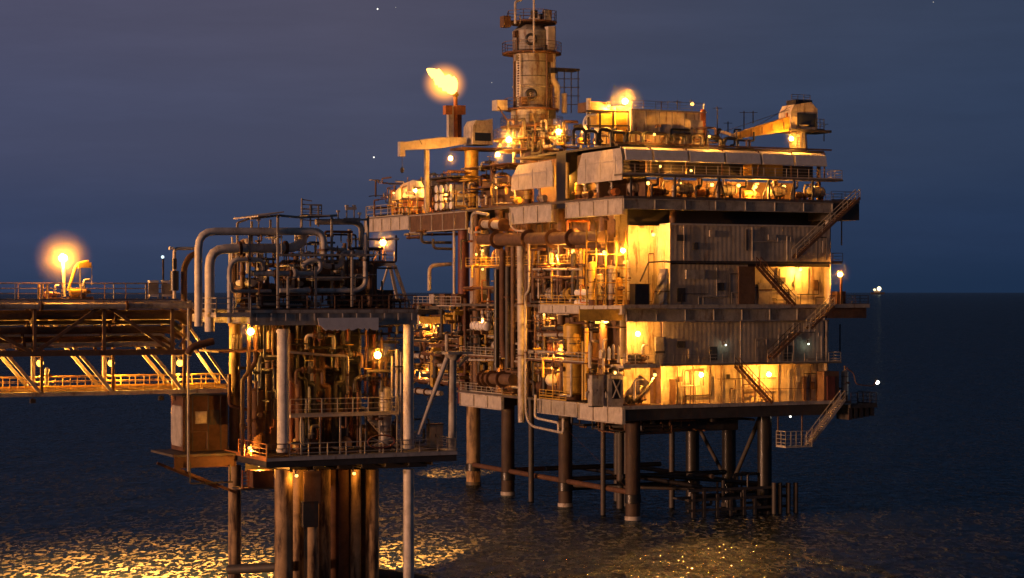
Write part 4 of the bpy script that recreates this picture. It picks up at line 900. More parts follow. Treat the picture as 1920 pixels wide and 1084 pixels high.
# stairs, right side
def stair(px0,y0,px1,y1,v, mat='dark', rm='rail'):
    p, q = V(px0,y0,v), V(px1,y1,v); o = part(MB().stairs(p,q,(0,-1,0),.95), 'stairs', mat)
    b = MB()
    for dv in (0,-.95):
        P, Q = Vector(p)+Vector((0,dv,0)), Vector(q)+Vector((0,dv,0)); z = Vector((0,0,1.05))
        b.beam(P+z,Q+z,.07); b.beam(P+z*.5,Q+z*.5,.05)
        for i in range(6): r = P+(Q-P)*i/5; b.beam(r,r+z,.06)
    b.build('handrail', rm, o)
stair(1604,372,1485,484,-2.1,'brown'); stair(1418,499,1483,572,-1.7,'rust','rust'); stair(1556,574,1512,616,-2.1,'brown','rail'); stair(1492,622,1440,672,-2.1,'brown','dark')
part(MB().box((uf(1478),-3.1,zf(624,1500)),(uf(1518),-2.1,zf(624,1500)+.12)),'landing','grate'); part(MB().rail([(uf(1478),-3.05,zf(623,1500)),(uf(1518),-3.05,zf(623,1500))],sp=.8),'railing','rail')
stair(1378,687,1440,755,-1.4,'rust','rust'); stair(1576,748,1510,835,-2.1,'cream','rail')
z0 = zf(836,1490); part(MB().box((uf(1462),-3.3,z0-.1),(uf(1512),-1.2,z0)),'landing','pale'); part(MB().rail([(uf(1462),-1.3,z0),(uf(1462),-3.25,z0),(uf(1511),-3.25,z0)],h=1.8,sp=.8,mids=3),'railing','rail')
b = MB(); b.beam((uf(1465),-1.3,z0),(uf(1465),-1.3,ZL-.3),.14); b.beam((uf(1510),-1.3,z0),(uf(1510),-1.3,ZL-.3),.14); partn(b,'landing_hanger','brown')
for px, y0, y1 in ((1578,400,460),(1575,608,660)): b = MB(); x = uf(px,1); b.beam((x,1,V(px,y0,1)[2]),(x,1,V(px,y1,1)[2]),.12); part(b,'hanging_pipe','black')
# extension at lower right end
x0, x1 = uf(1546), uf(1592)
part(MB().box((uLr+.002,vf,ZL-.3),(x1+.3,4,ZL)),'deck','deck'); b = MB(); b.box((x0,-1.9,ZL+.02),(uf(1574),.5,16.6)); part(b,'stair_house','brown'); part(MB().box((x0+.4,-2.0,ZL+.1),(uf(1566),-1.905,16)),'door','red')
# ---------------------------------------------------------------- separate things on the big platform
ob = thing('boat_station', 'dark railed boat station jutting out at the lower right end of the big platform', 'boat station', F, (x1,-1,ZL))
p = V(1645,720,-1.5)
MB().box((x1+.32,-1.9,ZL-.9),(uf(1646),2,ZL-.5)).build('platform','dark',ob)
MB().rail([(x1+.4,-1.8,ZL-.5),(uf(1646)-.1,-1.8,ZL-.5),(uf(1646)-.1,1.9,ZL-.5)],h=1.4,sp=.9).build('railing','dark',ob)
b = MB()
for i in range(5): b.box((lerp(x1+.5,uf(1640),i/4)-.25,-1.6,ZL-2.3+.1*i),(lerp(x1+.5,uf(1640),i/4)+.25,1,ZL-.95))
b.buildn('bracing','dark',ob)
b = MB(); b.tube([(x1-.2,-1.8,16.9),(x1+.8,-1.8,16.4),(x1+1.1,-1.8,15.0),(uf(1640),-1.8,14.7),(uf(1645),-1.8,15.4)],.07,8,.5); b.build('pipe','rust',ob)
vert_vessel(F,(uf(1584,-1),-1,ZL),'pale lit upright bottle at the lower right end beside the stair house',.42,3.6,0,'cream')
# roof loops
lp0 = None
for i, (px, w, h) in enumerate(((1086,24,25),(1108,24,22),(1135,24,26),(1160,26,22),(1190,30,22),(1228,52,22),(1274,26,22),(1306,24,22),(1338,28,20),(1370,30,18))):
    x = V(px,258,.8)[0]; wm = w*.0615; zz = 42.95
    pipe(F, [(x-wm/2,.8,zz-.3),(x-wm/2,.8,zz+h*.061),(x+wm/2,.8,zz+h*.061),(x+wm/2,.8,zz-.3)], .20, 'black inverted-U pipe on the roof edge of the big platform, %s from the left' % ORD[i], 'black', group='black U pipes along the roof edge', bend=.5, flanges=((0,.3),))
for i, px in enumerate((1095,1122,1147,1215,1243)):
    x = V(px,262,3)[0]; pump_skid(F, (x,3,42.9), 'small lit fan motor between the black roof pipes, %s from the left' % ORD[i], .8, i*.4, ['yellow','brown','orange','cream','grey'][i])
# box building on the roof
hb = thing('roof_house', 'plain beige box house on the roof of the big platform between two lamps', 'building', F, (8,4,42.9))
x0, x1 = V(1183,230,3)[0], V(1322,230,3)[0]; zt = V(1200,207,3)[2]
MB().box((x0,3,42.95),(x1,12,zt)).build('wall','wallc',hb)
b = MB()
for t in (.03,.2,.38,.55,.72,.97): x = lerp(x0,x1,t); b.box((x-.05,2.93,43),(x+.05,2.997,zt-.05))
b.buildn('seam','grey',hb)
MB().box((x1-2.1,2.85,43.1),(x1-.4,2.925,zt-.9)).build('door','pale',hb); MB().box((x0-.1,2.8,zt+.003),(x1+.1,12.2,zt+.14)).build('roof','grey',hb)
b = MB(); b.box((x1-3.1,2.7,zt-2.6),(x1-.2,2.84,zt-2.4)); b.build('canopy','dark',hb)
b = MB(); b.rail([(x0+.1,3.1,zt+.14),(x1-.1,3.1,zt+.14)],h=1.0,t=.05,kick=False); b.build('railing','dark',hb)
b = MB(); b.box((x1-.6,2.9,43.2),(x1+.05,2.998,zt+.4)); b.build('corner_post','orange',hb)
# lit annex left of it
ax = thing('annex_frame', 'yellow-lit open frame with tanks between the box house and the exhaust tower', 'steel frame', F, (4,4,42.9))
b = MB()
for px in (1103,1125,1150,1180): x = V(px,260,3.5)[0]; b.beam((x,3.5,42.9),(x,3.5,V(px,208,3.5)[2]),.2)
b.beam(V(1100,208,3.5),V(1183,210,3.5),.22); b.beam(V(1100,236,3.5),V(1183,236,3.5),.16); b.buildn('beam','dark',ax)
a, c = V(1120,236,4.5), V(1150,214,4.5); MB().box((a[0],4.5,a[2]),(c[0],7,c[2])).build('panel','yellow',ax)
a, c = V(1155,240,4), V(1180,200,4); MB().box((a[0],4,43),(c[0],7.5,c[2])).build('tank','yellow',ax)
a, c = V(1103,215,4), V(1108,184,4); MB().box((a[0],4,a[2]-2),(c[0],4.5,c[2])).build('post','pale',ax)
a, c = V(1106,208,5), V(1145,192,5); MB().box((a[0],5,a[2]),(c[0],8,c[2])).build('cabin','brown',ax)
e = pipe(F, [V(1112,246,3),V(1101,246,3),V(1093,232,3),V(1100,216,3),V(1118,216,3)], .14, 'curled pale lit pipe at the left end of the yellow-lit frame', 'white', bend=.5)
# right crane
cr = thing('pedestal_crane', 'crane at the right roof end, its boom lowered to the left', 'crane', F, (18,2,42.9))
x = V(1497,260,2)[0]
MB().lathe((x,2,42.9),(x,2,46.0),[(0,1.1),(.6,1.1),(2.4,.9),(3.1,1.5)],18).build('pedestal','grey',cr)
zb_ = V(1497,245,2)[2]; a, c = V(1470,245,2), V(1545,243,2); MB().box((a[0],.4,zb_-.25),(c[0],3.8,zb_+.05)).build('slew_platform','dark',cr)
a, c = V(1481,243,1), V(1531,200,1); cbn = MB(); cbn.prism([(a[0],.8,zb_+.08),(c[0],.8,zb_+.08),(c[0],.8,V(1531,205,1)[2]),(c[0]-.9,.8,V(1531,192,1)[2]),(a[0]+.5,.8,V(1481,196,1)[2]),(a[0],.8,V(1481,210,1)[2])],(0,2.6,0)); cb_ = cbn.build('cab','wallc',cr)
MB().box((a[0]+.9,.74,zb_+.4),(c[0]-.25,.797,zb_+2.0)).build('window','glass',cb_); a2, c2 = V(1492,196,1), V(1523,188,1); MB().box((a2[0],1,a2[2]-.1),(c2[0],3,c2[2])).build('winch_house','black',cr)
p, q = V(1480,232,1.5), V(1378,255,1.5); b = MB(); b.loft([[Vector(p)+Vector((0,s_*.5,t_*.9)) for s_,t_ in ((-1,-1),(1,-1),(1,1),(-1,1))],[Vector(q)+Vector((0,s_*.3,t_*.35)) for s_,t_ in ((-1,-1),(1,-1),(1,1),(-1,1))]]); bo = b.build('boom','yellow',cr)
MB().beam(q,V(1352,247,1.5),.3).beam(V(1378,250,1.5),V(1390,262,1.5),.35).build('boom_tip','pale',bo)
b = MB(); b.beam(V(1476,212,1.5),V(1476,236,1.5),.3); b.build('gantry','orange',cr); b = MB(); b.beam(V(1482,205,1.5),V(1360,246,1.5),.05); b.build('cable','dark',cr); b = MB(); b.rail([(V(1530,243,.6)[0],.6,zb_+.05),(V(1545,243,.6)[0],.6,zb_+.05)],h=1.3,sp=.7); b.build('railing','dark',cr)
b = MB()
for t_ in (.15,.35,.55,.75,.95): q_ = Vector(p).lerp(Vector(q),t_); b.beam(q_+Vector((0,-.55,-.4)),q_+Vector((0,-.55,.4)),.07)
b.build('boom_stiffener','brown',bo); b = MB(); b.beam(V(1486,198,1.5),V(1400,246,1.5),.05); b.beam(V(1353,248,1.5),V(1353,262,1.5),.05); b.buildn('cable','dark',cr)
b = MB(); b.rail([(a[0]+.2,.9,V(1500,192,1)[2]+.1),(c[0]-1.0,.9,V(1500,192,1)[2]+.1)],h=.8,t=.06,sp=.8,kick=False); b.build('roof_rail','dark',cr); b = MB()
for i_ in range(9): b.beam((x-1.1,.8,43.2+i_*.32),(x-.5,.8,43.2+i_*.32),.06)
b.beam((x-1.1,.8,43),(x-1.1,.8,46),.07); b.beam((x-.5,.8,43),(x-.5,.8,46),.07); b.build('ladder','brown',cr)
# thin lattice aerials on the roof
for i,(px,y0,y1) in enumerate(((1345,200,250),(1395,208,250),(1412,208,232),(1365,228,262),(1545,230,265),(1240,190,207),(1270,188,207))):
    e = thing('aerial', 'thin dark aerial on the big platform roof, %s from the left' % ORD[sorted([1345,1395,1412,1365,1545,1240,1270]).index(px)], 'aerial', F, V(px,y1,4), 'thin aerials on the roof'); b = MB(); b.beam(V(px,y1,4),V(px,y0,4),.09); b.build('pole','dark',e); b=MB(); b.beam(V(px-8,y0+3,4),V(px+8,y0+3,4),.06); b.build('crossbar','dark',e)
# equipment inside the top recess
for i, px in enumerate((1200,1240,1288,1322,1368,1410,1462,1505,1535)):
    m_ = ['cream','brown','cream','orange','cream','yellow','cream','brown','grey'][i]
    x = V(px,350,1.2)[0]
    if i % 2 == 0: horiz_vessel(F,(x,1.8,ZU),'%s horizontal vessel in the lit slot under the top walkway, %s machine from the left' % ({'cream':'pale','grey':'grey'}[m_],ORD[i]),.62,2.4,0,m_)
    else: pump_skid(F,(x,1.4,ZU),'%s motor in the lit slot under the top walkway, %s machine from the left' % (m_,ORD[i]),1.15,0,m_)
for i, px in enumerate((1222,1262,1305,1345,1388,1440,1484)):
    x = V(px,350,-.4)[0]; pipe(F,[(x,-.4,ZU),(x,-.4,ZU+1.4),(x+.8,-.4,ZU+1.4),(x+.8,-.4,ZW-.25)],.13,'%s stepped pipe in the lit slot under the top walkway, %s from the left' % (['dark','pale'][i%2],ORD[i]),['dark','cream'][i%2],flanges=((0,.5),),group='stepped pipes in the top slot')
# exhaust tower
et = thing('exhaust_tower', 'tall round cream tower with railed galleries and two dark round emblems', 'tower', F, (4,31,42.9))
tv = 31.0; tc_ = V(997,150,tv); tu = tc_[0]; ty = F.w((tu,tv,0)).y; mpp = ty/FPX
zz = lambda py: CH-(py-HOR)*mpp
RR = 35*mpp
b = MB(); b.lathe((tu,tv,zz(236)),(tu,tv,zz(98)),[(0,RR*1.12),((zz(206)-zz(236)),RR*1.12),((zz(205)-zz(236)),RR),((zz(166)-zz(236)),RR),((zz(165)-zz(236)),RR*1.05),((zz(162)-zz(236)),RR*1.05),((zz(161)-zz(236)),RR),((zz(98)-zz(236)),RR)],32); b.build('shaft','stack',et)
b = MB(); b.lathe((tu,tv,zz(96)),(tu,tv,zz(48)),[(0,RR*1.02),(zz(60)-zz(96),RR*1.05),(zz(52)-zz(96),RR*.8),(zz(48)-zz(96),RR*.6)],32); b.build('upper_drum','stack',et)
def gallery(y, r, n=12, h=1.3, mat='brown'):
    z = zz(y); g = MB(); g.cyl((tu,tv,z-.2),(tu,tv,z),r,n=n); g.build('gallery','rust',et)
    ps_ = [(tu+(r-.1)*math.cos(2*math.pi*i/n),tv+(r-.1)*math.sin(2*math.pi*i/n),z) for i in range(n+1)]; MB().rail(ps_,h=h,t=.06,sp=3,kick=False).build('railing',mat,et)
gallery(100, RR*1.62); gallery(42, RR*1.42, 8); gallery(205, RR*1.5, 12); gallery(282, RR*1.9, 12)
for k, (y, nm) in enumerate(((78,'lamp'),(181,'emblem'))):
    cvec = Vector((math.sin(F.a)*-1, -math.cos(F.a), 0)); cvec = Vector((-.48,-.875,0)); rr_ = RR*1.03
    c = Vector((tu,tv,zz(y)))+cvec*rr_
    MB().torus(c,cvec,10*mpp*.85,3.2*mpp,24,8).build('porthole_ring' if k==0 else 'emblem_ring','black',et)
    if k==0: MB().cyl(c-cvec*.1,c+cvec*.25,6*mpp,n=16).build('porthole','pale',et)
    else:
        MB().cyl(c-cvec*.1,c+cvec*.12,8.5*mpp,n=20).build('emblem_disc','black',et)
        s_ = cvec.cross(Vector((0,0,1))).normalized(); q = c+cvec*.17; b = MB()
        for (x0_,z0_,x1_,z1_) in ((-4,-4,-4,3),(-1,3,3,3),(3,3,0,-4),(0,-4,4,-4),(-1,0,2,0)): b.beam(q+s_*x0_*mpp+Vector((0,0,z0_*mpp)),q+s_*x1_*mpp+Vector((0,0,z1_*mpp)),1.2*mpp,.06)
        b.build('emblem_mark','cream',et)
b = MB()
for a in (30,150,210,270,330,90): x,y = tu+RR*.95*math.cos(R(a)),tv+RR*.95*math.sin(R(a)); b.beam((x*1.0,y,42.5),(x,y,zz(236)),.32)
for a,c in ((210,270),(270,330),(330,30),(150,210)): b.beam((tu+RR*.95*math.cos(R(a)),tv+RR*.95*math.sin(R(a)),43),(tu+RR*.95*math.cos(R(c)),tv+RR*.95*math.sin(R(c)),zz(238)),.2)
b.buildn('leg','cream',et)
MB().cyl((tu,tv,42.5),(tu,tv,zz(236)),RR*.42).build('core_pipe','brown',et)
MB().lathe((tu,tv,zz(252)),(tu,tv,zz(236)),[(0,RR*.6),(zz(236)-zz(252),RR*1.1)],24).build('cone','brown',et)
lo_ = Vector((-.88,-.4,0)).normalized()
b = MB(); q = Vector((tu,tv,0))+lo_*(RR+.3)
for k in (-.25,.25): b.beam((q.x+k*.4,q.y-k,zz(205)),(q.x+k*.4,q.y-k,zz(105)),.12)
for i in range(22): z = lerp(zz(205),zz(105),i/21); b.beam((q.x-.1,q.y+.25,z),(q.x+.1,q.y-.25,z),.09)
b.build('ladder','white',et)
a = V(1035,60,tv); b = MB(); b.tube([V(1036,50,tv-2),V(1036,150,tv-2),V(1044,160,tv-2),V(1044,205,tv-2)],.42,10,.4); b.build('side_duct','pale',et); MB().cyl(V(1036,128,tv-2),V(1036,138,tv-2),.6).build('duct_clamp','black',et)
MB().box(tuple(Vector(V(1028,60,tv-3))+Vector((0,0,-2.2))),tuple(Vector(V(1040,50,tv-3))+Vector((0,1,0)))).build('duct_box','pale',et)
b = MB(); b.tube([V(966,45,tv-2),V(966,3,tv-2),V(977,0,tv-2)],.16,8,.3); b.tube([V(1001,100,tv-3.8),V(1001,-25,tv-3.8)],.13,8); b.beam(V(975,45,tv-2),V(975,28,tv-2),.12); b.buildn('mast','cream',et)
MB().ball((tu+1.1,tv,zz(36)),1.1,12,8,(1.3,1.3,.7)).build('dome','pale',et); MB().box((tu+.5,tv-1.6,zz(41)),(tu+1.5,tv-.8,zz(28))).build('box','black',et)
b = MB(); b.box(tuple(V(932,206,tv-1)),tuple(Vector(V(952,188,tv-1))+Vector((0,1.5,0)))); b.build('side_box','pale',et); b = MB(); b.beam(V(934,200,tv-1),V(960,240,tv-1),.15); b.build('strut','rust',et)
b = MB(); b.box(tuple(Vector(V(945,50,tv-1))),tuple(Vector(V(958,30,tv-1))+Vector((0,1.2,0)))); b.build('louvre','brown',et)
gallery(238, RR*1.7, 12, 1.2, 'dark'); gallery(262, RR*2.1, 12, 1.2, 'dark')
b = MB()
for a_, y0_, y1_, r_ in ((186,96,205,.14),(198,60,240,.10),(290,98,240,.13),(305,60,150,.10),(318,130,262,.2),(215,236,290,.16),(250,240,290,.12),(280,236,290,.25),(300,236,290,.12)):
    x_, y_ = tu+(RR+.25)*math.cos(R(a_)), tv+(RR+.25)*math.sin(R(a_)); b.tube([(x_,y_,zz(y1_)),(x_,y_,zz(y0_))], r_, 8)
b.buildn('riser_pipe','brown',et)
b = MB()
for y_ in (118,145,200,229): b.torus((tu,tv,zz(y_)),(0,0,1),RR+.03,.05,32,5)
b.buildn('shell_band','dark',et)
for i_,(a_,y_,s_) in enumerate(((240,222,.7),(275,224,.8),(310,212,.8),(200,110,.5),(300,110,.6),(285,92,.5),(300,64,.6),(195,66,.5),(250,30,.6),(290,30,.8),(220,192,.7))):
    x_, y2_ = tu+(RR+.3)*math.cos(R(a_)), tv+(RR+.3)*math.sin(R(a_)); MB().box((x_-s_*.6,y2_-s_*.5,zz(y_)-s_),(x_+s_*.6,y2_+s_*.5,zz(y_)+s_*.6)).build('equipment_box',['stack','brown','dark'][i_%3],et)
conduits(32,'tower_piping',tu-5.5,tu+5.5,tv-6,tv-3.2,zz(292),zz(232),['dark','brown','cream','rust','yellow','dark'],et,.06,.2,3)
st2 = thing('scaffold', 'dark lattice scaffold standing just right of the round tower', 'scaffold', F, V(1070,210,tv))
b = MB()
for px in (1045,1058,1071,1084):
    for dv in (0,2): b.beam(V(px,212,tv+dv),V(px,130,tv+dv),.1)
for y in (132,148,164,180,196):
    for dv in (0,2): b.beam(V(1043,y,tv+dv),V(1087,y,tv+dv),.09)
b.build('lattice','dark',st2); MB().box(tuple(V(1043,131,tv)),tuple(Vector(V(1087,129,tv))+Vector((0,2,0)))).build('top_board','dark',st2)
b = MB(); b.tube([V(1058,212,tv-.5),V(1058,175,tv-.5)],.35,10); b.build('stack','pale',st2)
# flare
fl = thing('flare_stack', 'tall flare pipe with box windows at its head, burning a bright yellow flame', 'flare stack', F, (3,55,ZU))
fv = 55.0
b = MB(); b.beam(V(844,260,fv),V(844,198,fv),.75); b.build('riser_box','pale',fl); b = MB(); b.cyl(V(855,262,fv),V(854,180,fv),.28); b.build('gas_pipe','orange',fl); MB().cyl(V(862,262,fv),V(862,212,fv),.28).build('gas_pipe','red',fl)
MB().lathe(V(854,182,fv),V(854,172,fv),[(0,.28),(.3,.5),(.7,.3)],12).build('burner','rust',fl)
b = MB(); b.box(tuple(V(836,214,fv-1)),tuple(Vector(V(848,198,fv-1))+Vector((0,1,0)))); b.box(tuple(V(857,214,fv-1)),tuple(Vector(V(873,198,fv-1))+Vector((0,1,0)))); b.buildn('head_box','orange',fl)
fm = bpy.data.materials.new('flare_flame'); fm.use_nodes = True; n_ = fm.node_tree.nodes; l_ = fm.node_tree.links; n_.clear(); o_ = n_.new('ShaderNodeOutputMaterial'); e_ = n_.new('ShaderNodeEmission'); l_.new(e_.outputs[0], o_.inputs[0]); e_.inputs[0].default_value = (1,.48,.08,1); e_.inputs[1].default_value = 5.5
base = Vector(V(854,176,fv)); tip = Vector(V(813,137,fv)); d = tip-base
def flame(name, sc, mat, parent, seed=3, nn=14):
    rr = random.Random(seed); rings = []; x = d.cross(Vector((0,1,0))).normalized(); y = Vector((0,1,0))
    for i in range(nn+1):
        t = i/nn; r = (.25+1.9*math.sin(math.pi*min(1,t*1.02)**.75))*sc*(1 if t < .97 else .4)
        c = base+d*t*(1 if sc <= 1 else 1.0)+Vector((0,0,.5*math.sin(t*5)))
        rings.append([c+(x*math.cos(a)*(1+.12*math.sin(3*a+5*t+seed))+y*math.sin(a))*r*(1+.22*rr.uniform(-1,1)) for a in [2*math.pi*j/14 for j in range(14)]])
    return MB().loft(rings).build(name, mat, parent)
fla = thing('flame', 'bright yellow-white gas flame blown to the left over the tall flare pipe', 'flame', F, tuple(base))
flame('flame_core', .56, fm, fla)
for a_, b_, r_ in ((.95,(-.9,0,.5),.5),(.7,(-.2,0,1.1),.55)):
    q_ = base+d*a_; MB().lathe(q_, q_+Vector(b_)*1.5, [(0,r_*1.5),(Vector(b_).length*.6,r_*1.1),(Vector(b_).length*1.1,r_*.5),(Vector(b_).length*1.3,.1)], 9).build('flame_tongue', fm, fla)
# glow volume added around the flame, standing in for its bloom
gm = bpy.data.materials.new('flame_bloom'); gm.use_nodes = True; n_ = gm.node_tree.nodes; l_ = gm.node_tree.links; n_.clear(); o_ = n_.new('ShaderNodeOutputMaterial')
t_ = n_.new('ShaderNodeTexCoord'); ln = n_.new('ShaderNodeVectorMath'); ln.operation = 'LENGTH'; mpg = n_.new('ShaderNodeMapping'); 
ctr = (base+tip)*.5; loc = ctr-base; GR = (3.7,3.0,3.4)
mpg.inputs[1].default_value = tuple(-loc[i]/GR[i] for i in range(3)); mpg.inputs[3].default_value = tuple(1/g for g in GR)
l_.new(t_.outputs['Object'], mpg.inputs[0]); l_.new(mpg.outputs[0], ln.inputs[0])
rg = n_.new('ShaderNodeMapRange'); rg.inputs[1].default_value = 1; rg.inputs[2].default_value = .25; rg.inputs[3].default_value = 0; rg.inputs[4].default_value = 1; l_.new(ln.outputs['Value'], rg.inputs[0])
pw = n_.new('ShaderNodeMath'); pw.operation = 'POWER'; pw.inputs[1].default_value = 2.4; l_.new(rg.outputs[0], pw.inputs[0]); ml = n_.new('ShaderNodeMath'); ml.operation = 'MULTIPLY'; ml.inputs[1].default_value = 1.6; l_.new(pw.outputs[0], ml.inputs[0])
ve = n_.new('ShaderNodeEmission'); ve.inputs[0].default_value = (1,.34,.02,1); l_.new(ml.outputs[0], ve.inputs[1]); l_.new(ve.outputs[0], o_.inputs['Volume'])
MB().ball(tuple(ctr), 1, 20, 12, GR).build('flame_halo', gm, fla)
# left crane
lc = thing('pedestal_crane', 'crane on the left wing with a pale box boom laid level to the left', 'crane', F, (2,50,ZU))
cv = 50.0
a = V(884,335,cv); MB().cyl((a[0],cv,ZU),(a[0],cv,V(884,283,cv)[2]),.95).build('pedestal','yellow',lc); 
a, c = V(835,336,cv), V(925,331,cv); MB().box((a[0],cv-2,a[2]-.3),(c[0],cv+3,a[2])).build('deck_plate','rust',lc)
a, c = V(855,277,cv), V(935,275,cv); MB().box((a[0],cv-2,a[2]-.3),(c[0],cv+2,a[2])).build('slew_platform','rust',lc)
a, c = V(878,272,cv), V(915,228,cv); cb_ = MB().prism([(a[0],cv-1.5,a[2]),(c[0],cv-1.5,a[2]),(c[0],cv-1.5,c[2]+.3),(c[0]-.8,cv-1.5,c[2]),(a[0]+.5,cv-1.5,c[2]),(a[0],cv-1.5,c[2]-.8)],(0,3,0)).build('cab','cream',lc); MB().box((a[0]+.3,cv-1.56,a[2]+.5),(c[0]-.3,cv-1.503,a[2]+1.6)).build('window','glass',cb_)
p, q = Vector(V(872,264,cv-.5)), Vector(V(757,274,cv-.5)); b = MB(); b.loft([[p+Vector((0,s_*.4,t_*.45)) for s_,t_ in ((-1,-1),(1,-1),(1,1),(-1,1))],[p.lerp(q,.45)+Vector((0,s_*.5,t_*.75)) for s_,t_ in ((-1,-1),(1,-1),(1,1),(-1,1))],[q+Vector((0,s_*.4,t_*.55)) for s_,t_ in ((-1,-1),(1,-1),(1,1),(-1,1))]]); bo = b.build('boom','pale',lc)
MB().box(tuple(q+Vector((-.7,-.4,-1.4))),tuple(q+Vector((.05,.4,.56)))).build('boom_head','pale',bo); b = MB(); b.beam(V(786,262,cv-.9),V(794,276,cv-.9),.1); b.beam(V(804,262,cv-.9),V(797,276,cv-.9),.1); b.build('bracket','dark',bo)
a = V(800,392,cv+8); 
kp = thing('boom_rest', 'slim pale post holding up the level boom of the left crane', 'post', F, V(800,390,cv)); MB().beam((V(800,390,cv)[0],cv,ZU),V(800,281,cv),.55).build('post','cream',kp)
b = MB(); b.beam(V(754,285,cv-.5),V(754,318,cv-.5),.05); b.build('cable','dark',lc); a = V(754,319,cv-.5); MB().ball(a,.35,8,6,(.8,.8,1.2)).build('hook_block','black',lc)
# wing equipment
wm = thing('engine_housing', 'arched cream housing with two lamps on the left wing of the big platform', 'machine housing', F, (2,66,ZU))
v0, v1 = 58, 68; u0_ = ul+2.4
prof = [(0,0),(0,1.8),(.6,3.0),(1.8,3.7),(4.2,3.7),(5.4,3.0),(6,1.8),(6,0)]
v0h = U(797,380,u0_)[1]; v1h = U(733,380,u0_)[1]
b = MB(); b.prism([(u0_,lerp(v0h,v1h,t),ZU+z) for t,z in ((0,2.4),(.0,3.6),(.1,4.6),(.35,5.0),(.65,4.6),(.88,3.6),(1,2.6),(1,2.4))],(4,0,0)); b.build('hood','cream',wm)
b = MB(); b.box((u0_+1.2,v0h,ZU),(u0_+4,v1h,ZU+2.39)); b.build('inner_wall','orange',wm)
b = MB()
for t in (.02,.25,.5,.75,.98): v = lerp(v0h,v1h,t); b.beam((u0_+.15,v,ZU),(u0_+.15,v,ZU+2.39),.22)
b.buildn('post','yellow',wm)
for i,t in enumerate((.15,.38,.62,.85)): pump_skid(F,(u0_+.6,lerp(v0h,v1h,t),ZU),'lit motor under the arched housing on the left wing, %s from the near end' % ORD[i],.8,1.5,['yellow','orange','cream','yellow'][i])
rk = thing('bottle_rack', 'rack of stacked pale drums on the left wing, right of the arched housing', 'drum rack', F, (1,54,ZU))
b = MB(); vr0 = U(852,380,ul+1.5)[1]; 
for i in range(5): b.beam((ul+1.5,vr0+i*1.6,ZU),(ul+1.5,vr0+i*1.6,ZU+3.9),.14)
b.build('frame','rust',rk)
for i in range(4):
    for j in range(3): 
        MB().cyl((ul+1.3,vr0+.8+i*1.6,ZU+.8+j*1.2),(ul+3.3,vr0+.8+i*1.6,ZU+.8+j*1.2),.52,n=14).build('drum','white',rk)
MB().box((ul+1.0,vr0-.6,ZU+4.6),(ul+5,vr0+11,ZU+4.8)).build('roof','dark',rk)
pipe(F,[(ul+1.2,vr0+8.6,ZU),(ul+1.2,vr0+8.6,ZU+4.2),(ul+1.2,vr0+7.4,ZU+4.4)],.16,'pale bent pipe at the left end of the drum rack','cream')
for i, v in enumerate((46,50,56,62,73)):
    vert_vessel(F,(ul+3.5+(i%2),v,ZU if i!=0 else ZU),'%s vertical vessel on the left wing deck, %s from the round tower side' % (['yellow','pale','brown','pale','orange'][i],ORD[i]),.6+.1*(i%2),3.2+(i%3)*.9,0,['yellow','cream','brown','cream','orange'][i])
for i,(px,v,s_) in enumerate(((898,44,1.3),(912,40,1.2),(925,37,1.2),(905,38,1.1),(935,33,1.1),(918,42,1.0),(930,40,1.0),(942,35,1.1))):
    p = V(px, (365,350,340,385,365,320,385,345)[i], v); valve_rig(F,p,'dense lit valve cluster between the left crane and the rear shield, %s from the left' % ORD[sorted([898,912,925,905,935,918,930,942]).index(px)],s_,.5*i,['cream','rust','brown','cream','yellow','cream','rust','cream'][i])
part(MB().box((1.5,28.6,ZU+.01),(1.7,44,41)), 'bulkhead', 'brown')
part(MB().box((ul+.9,30,39.5),(1.4,43,39.65)), 'mezzanine', 'rust'); part(MB().box((ul+.9,30,42.3),(4,44,42.45)), 'mezzanine', 'rust')
# pipes under the wing
Pv = lambda v,*xy: [V(x,y,v) for x,y in xy]
pipe(F,Pv(49,(805,545),(805,498),(846,495)),.26,'grey pipe looping out left of the dark red column under the wing','grey',bend=.9)
pipe(F,Pv(49,(790,436),(790,455),(846,455)),.2,'dark stepped pipe just under the wing deck','dark',bend=.7)
pipe(F,Pv(48,(812,448),(812,466),(848,467)),.18,'lower dark stepped pipe under the wing deck','dark',bend=.6)
for i,(px0,px1,y) in enumerate(((758,800,440),(762,790,446),(795,870,440),(815,872,432),(780,850,434))):
    pipe(F,[V(px0,y,55),V(px1,y-1,55)],.16,'%s short level pipe slung under the left wing deck, %s of five' % (['pale','brown','rusty','dark','brown'][i],ORD[i]),['cream','brown','rust','dark','brown'][i],flanges=((0,.2),(0,.8)),group='short pipes slung under the left wing')
# ------------------------------------------------------------ pipes of the left face (u near the edge)
def Pu(u,*xy): return [U(x,y,u) for x,y in xy]
us = ul-.5
pipe(F,Pu(us,(903,450),(1130,446)),.78,'fat rust-brown duct running level below the upper deck','brown',flanges=((0,.15),(0,.42),(0,.62),(0,.78)),n=18)
pipe(F,Pu(us+.4,(1060,462),(1130,461)),.3,'brown pipe under the fat duct near its right end','brown')
pipe(F,Pu(us,(976,462),(978,792)),.45,'long cream upright pipe down the whole left side','cream',flanges=((0,.33),(0,.62)),n=14)
pipe(F,Pu(us-.4,(992,455),(992,545),(985,552),(986,770),(990,790),(1000,800),(1056,812),(1056,785)),.16,'thin cream pipe right of the long cream upright, ending in a loop below the deck','cream',flanges=((0,.6),(2,.5)),bend=.5)
pipe(F,Pu(us-.4,(1004,740),(1003,782),(1010,785),(1047,793),(1047,808)),.15,'short bright crank of pipe hanging under the left deck edge','pale',bend=.4)
pipe(F,Pu(us,(931,505),(931,690)),.36,'thick black upright pipe left of the long cream one','black',flanges=((0,.5),)); pipe(F,Pu(us,(952,500),(952,690)),.34,'thick dark upright pipe directly left of the long cream one','dark',flanges=((0,.3),))
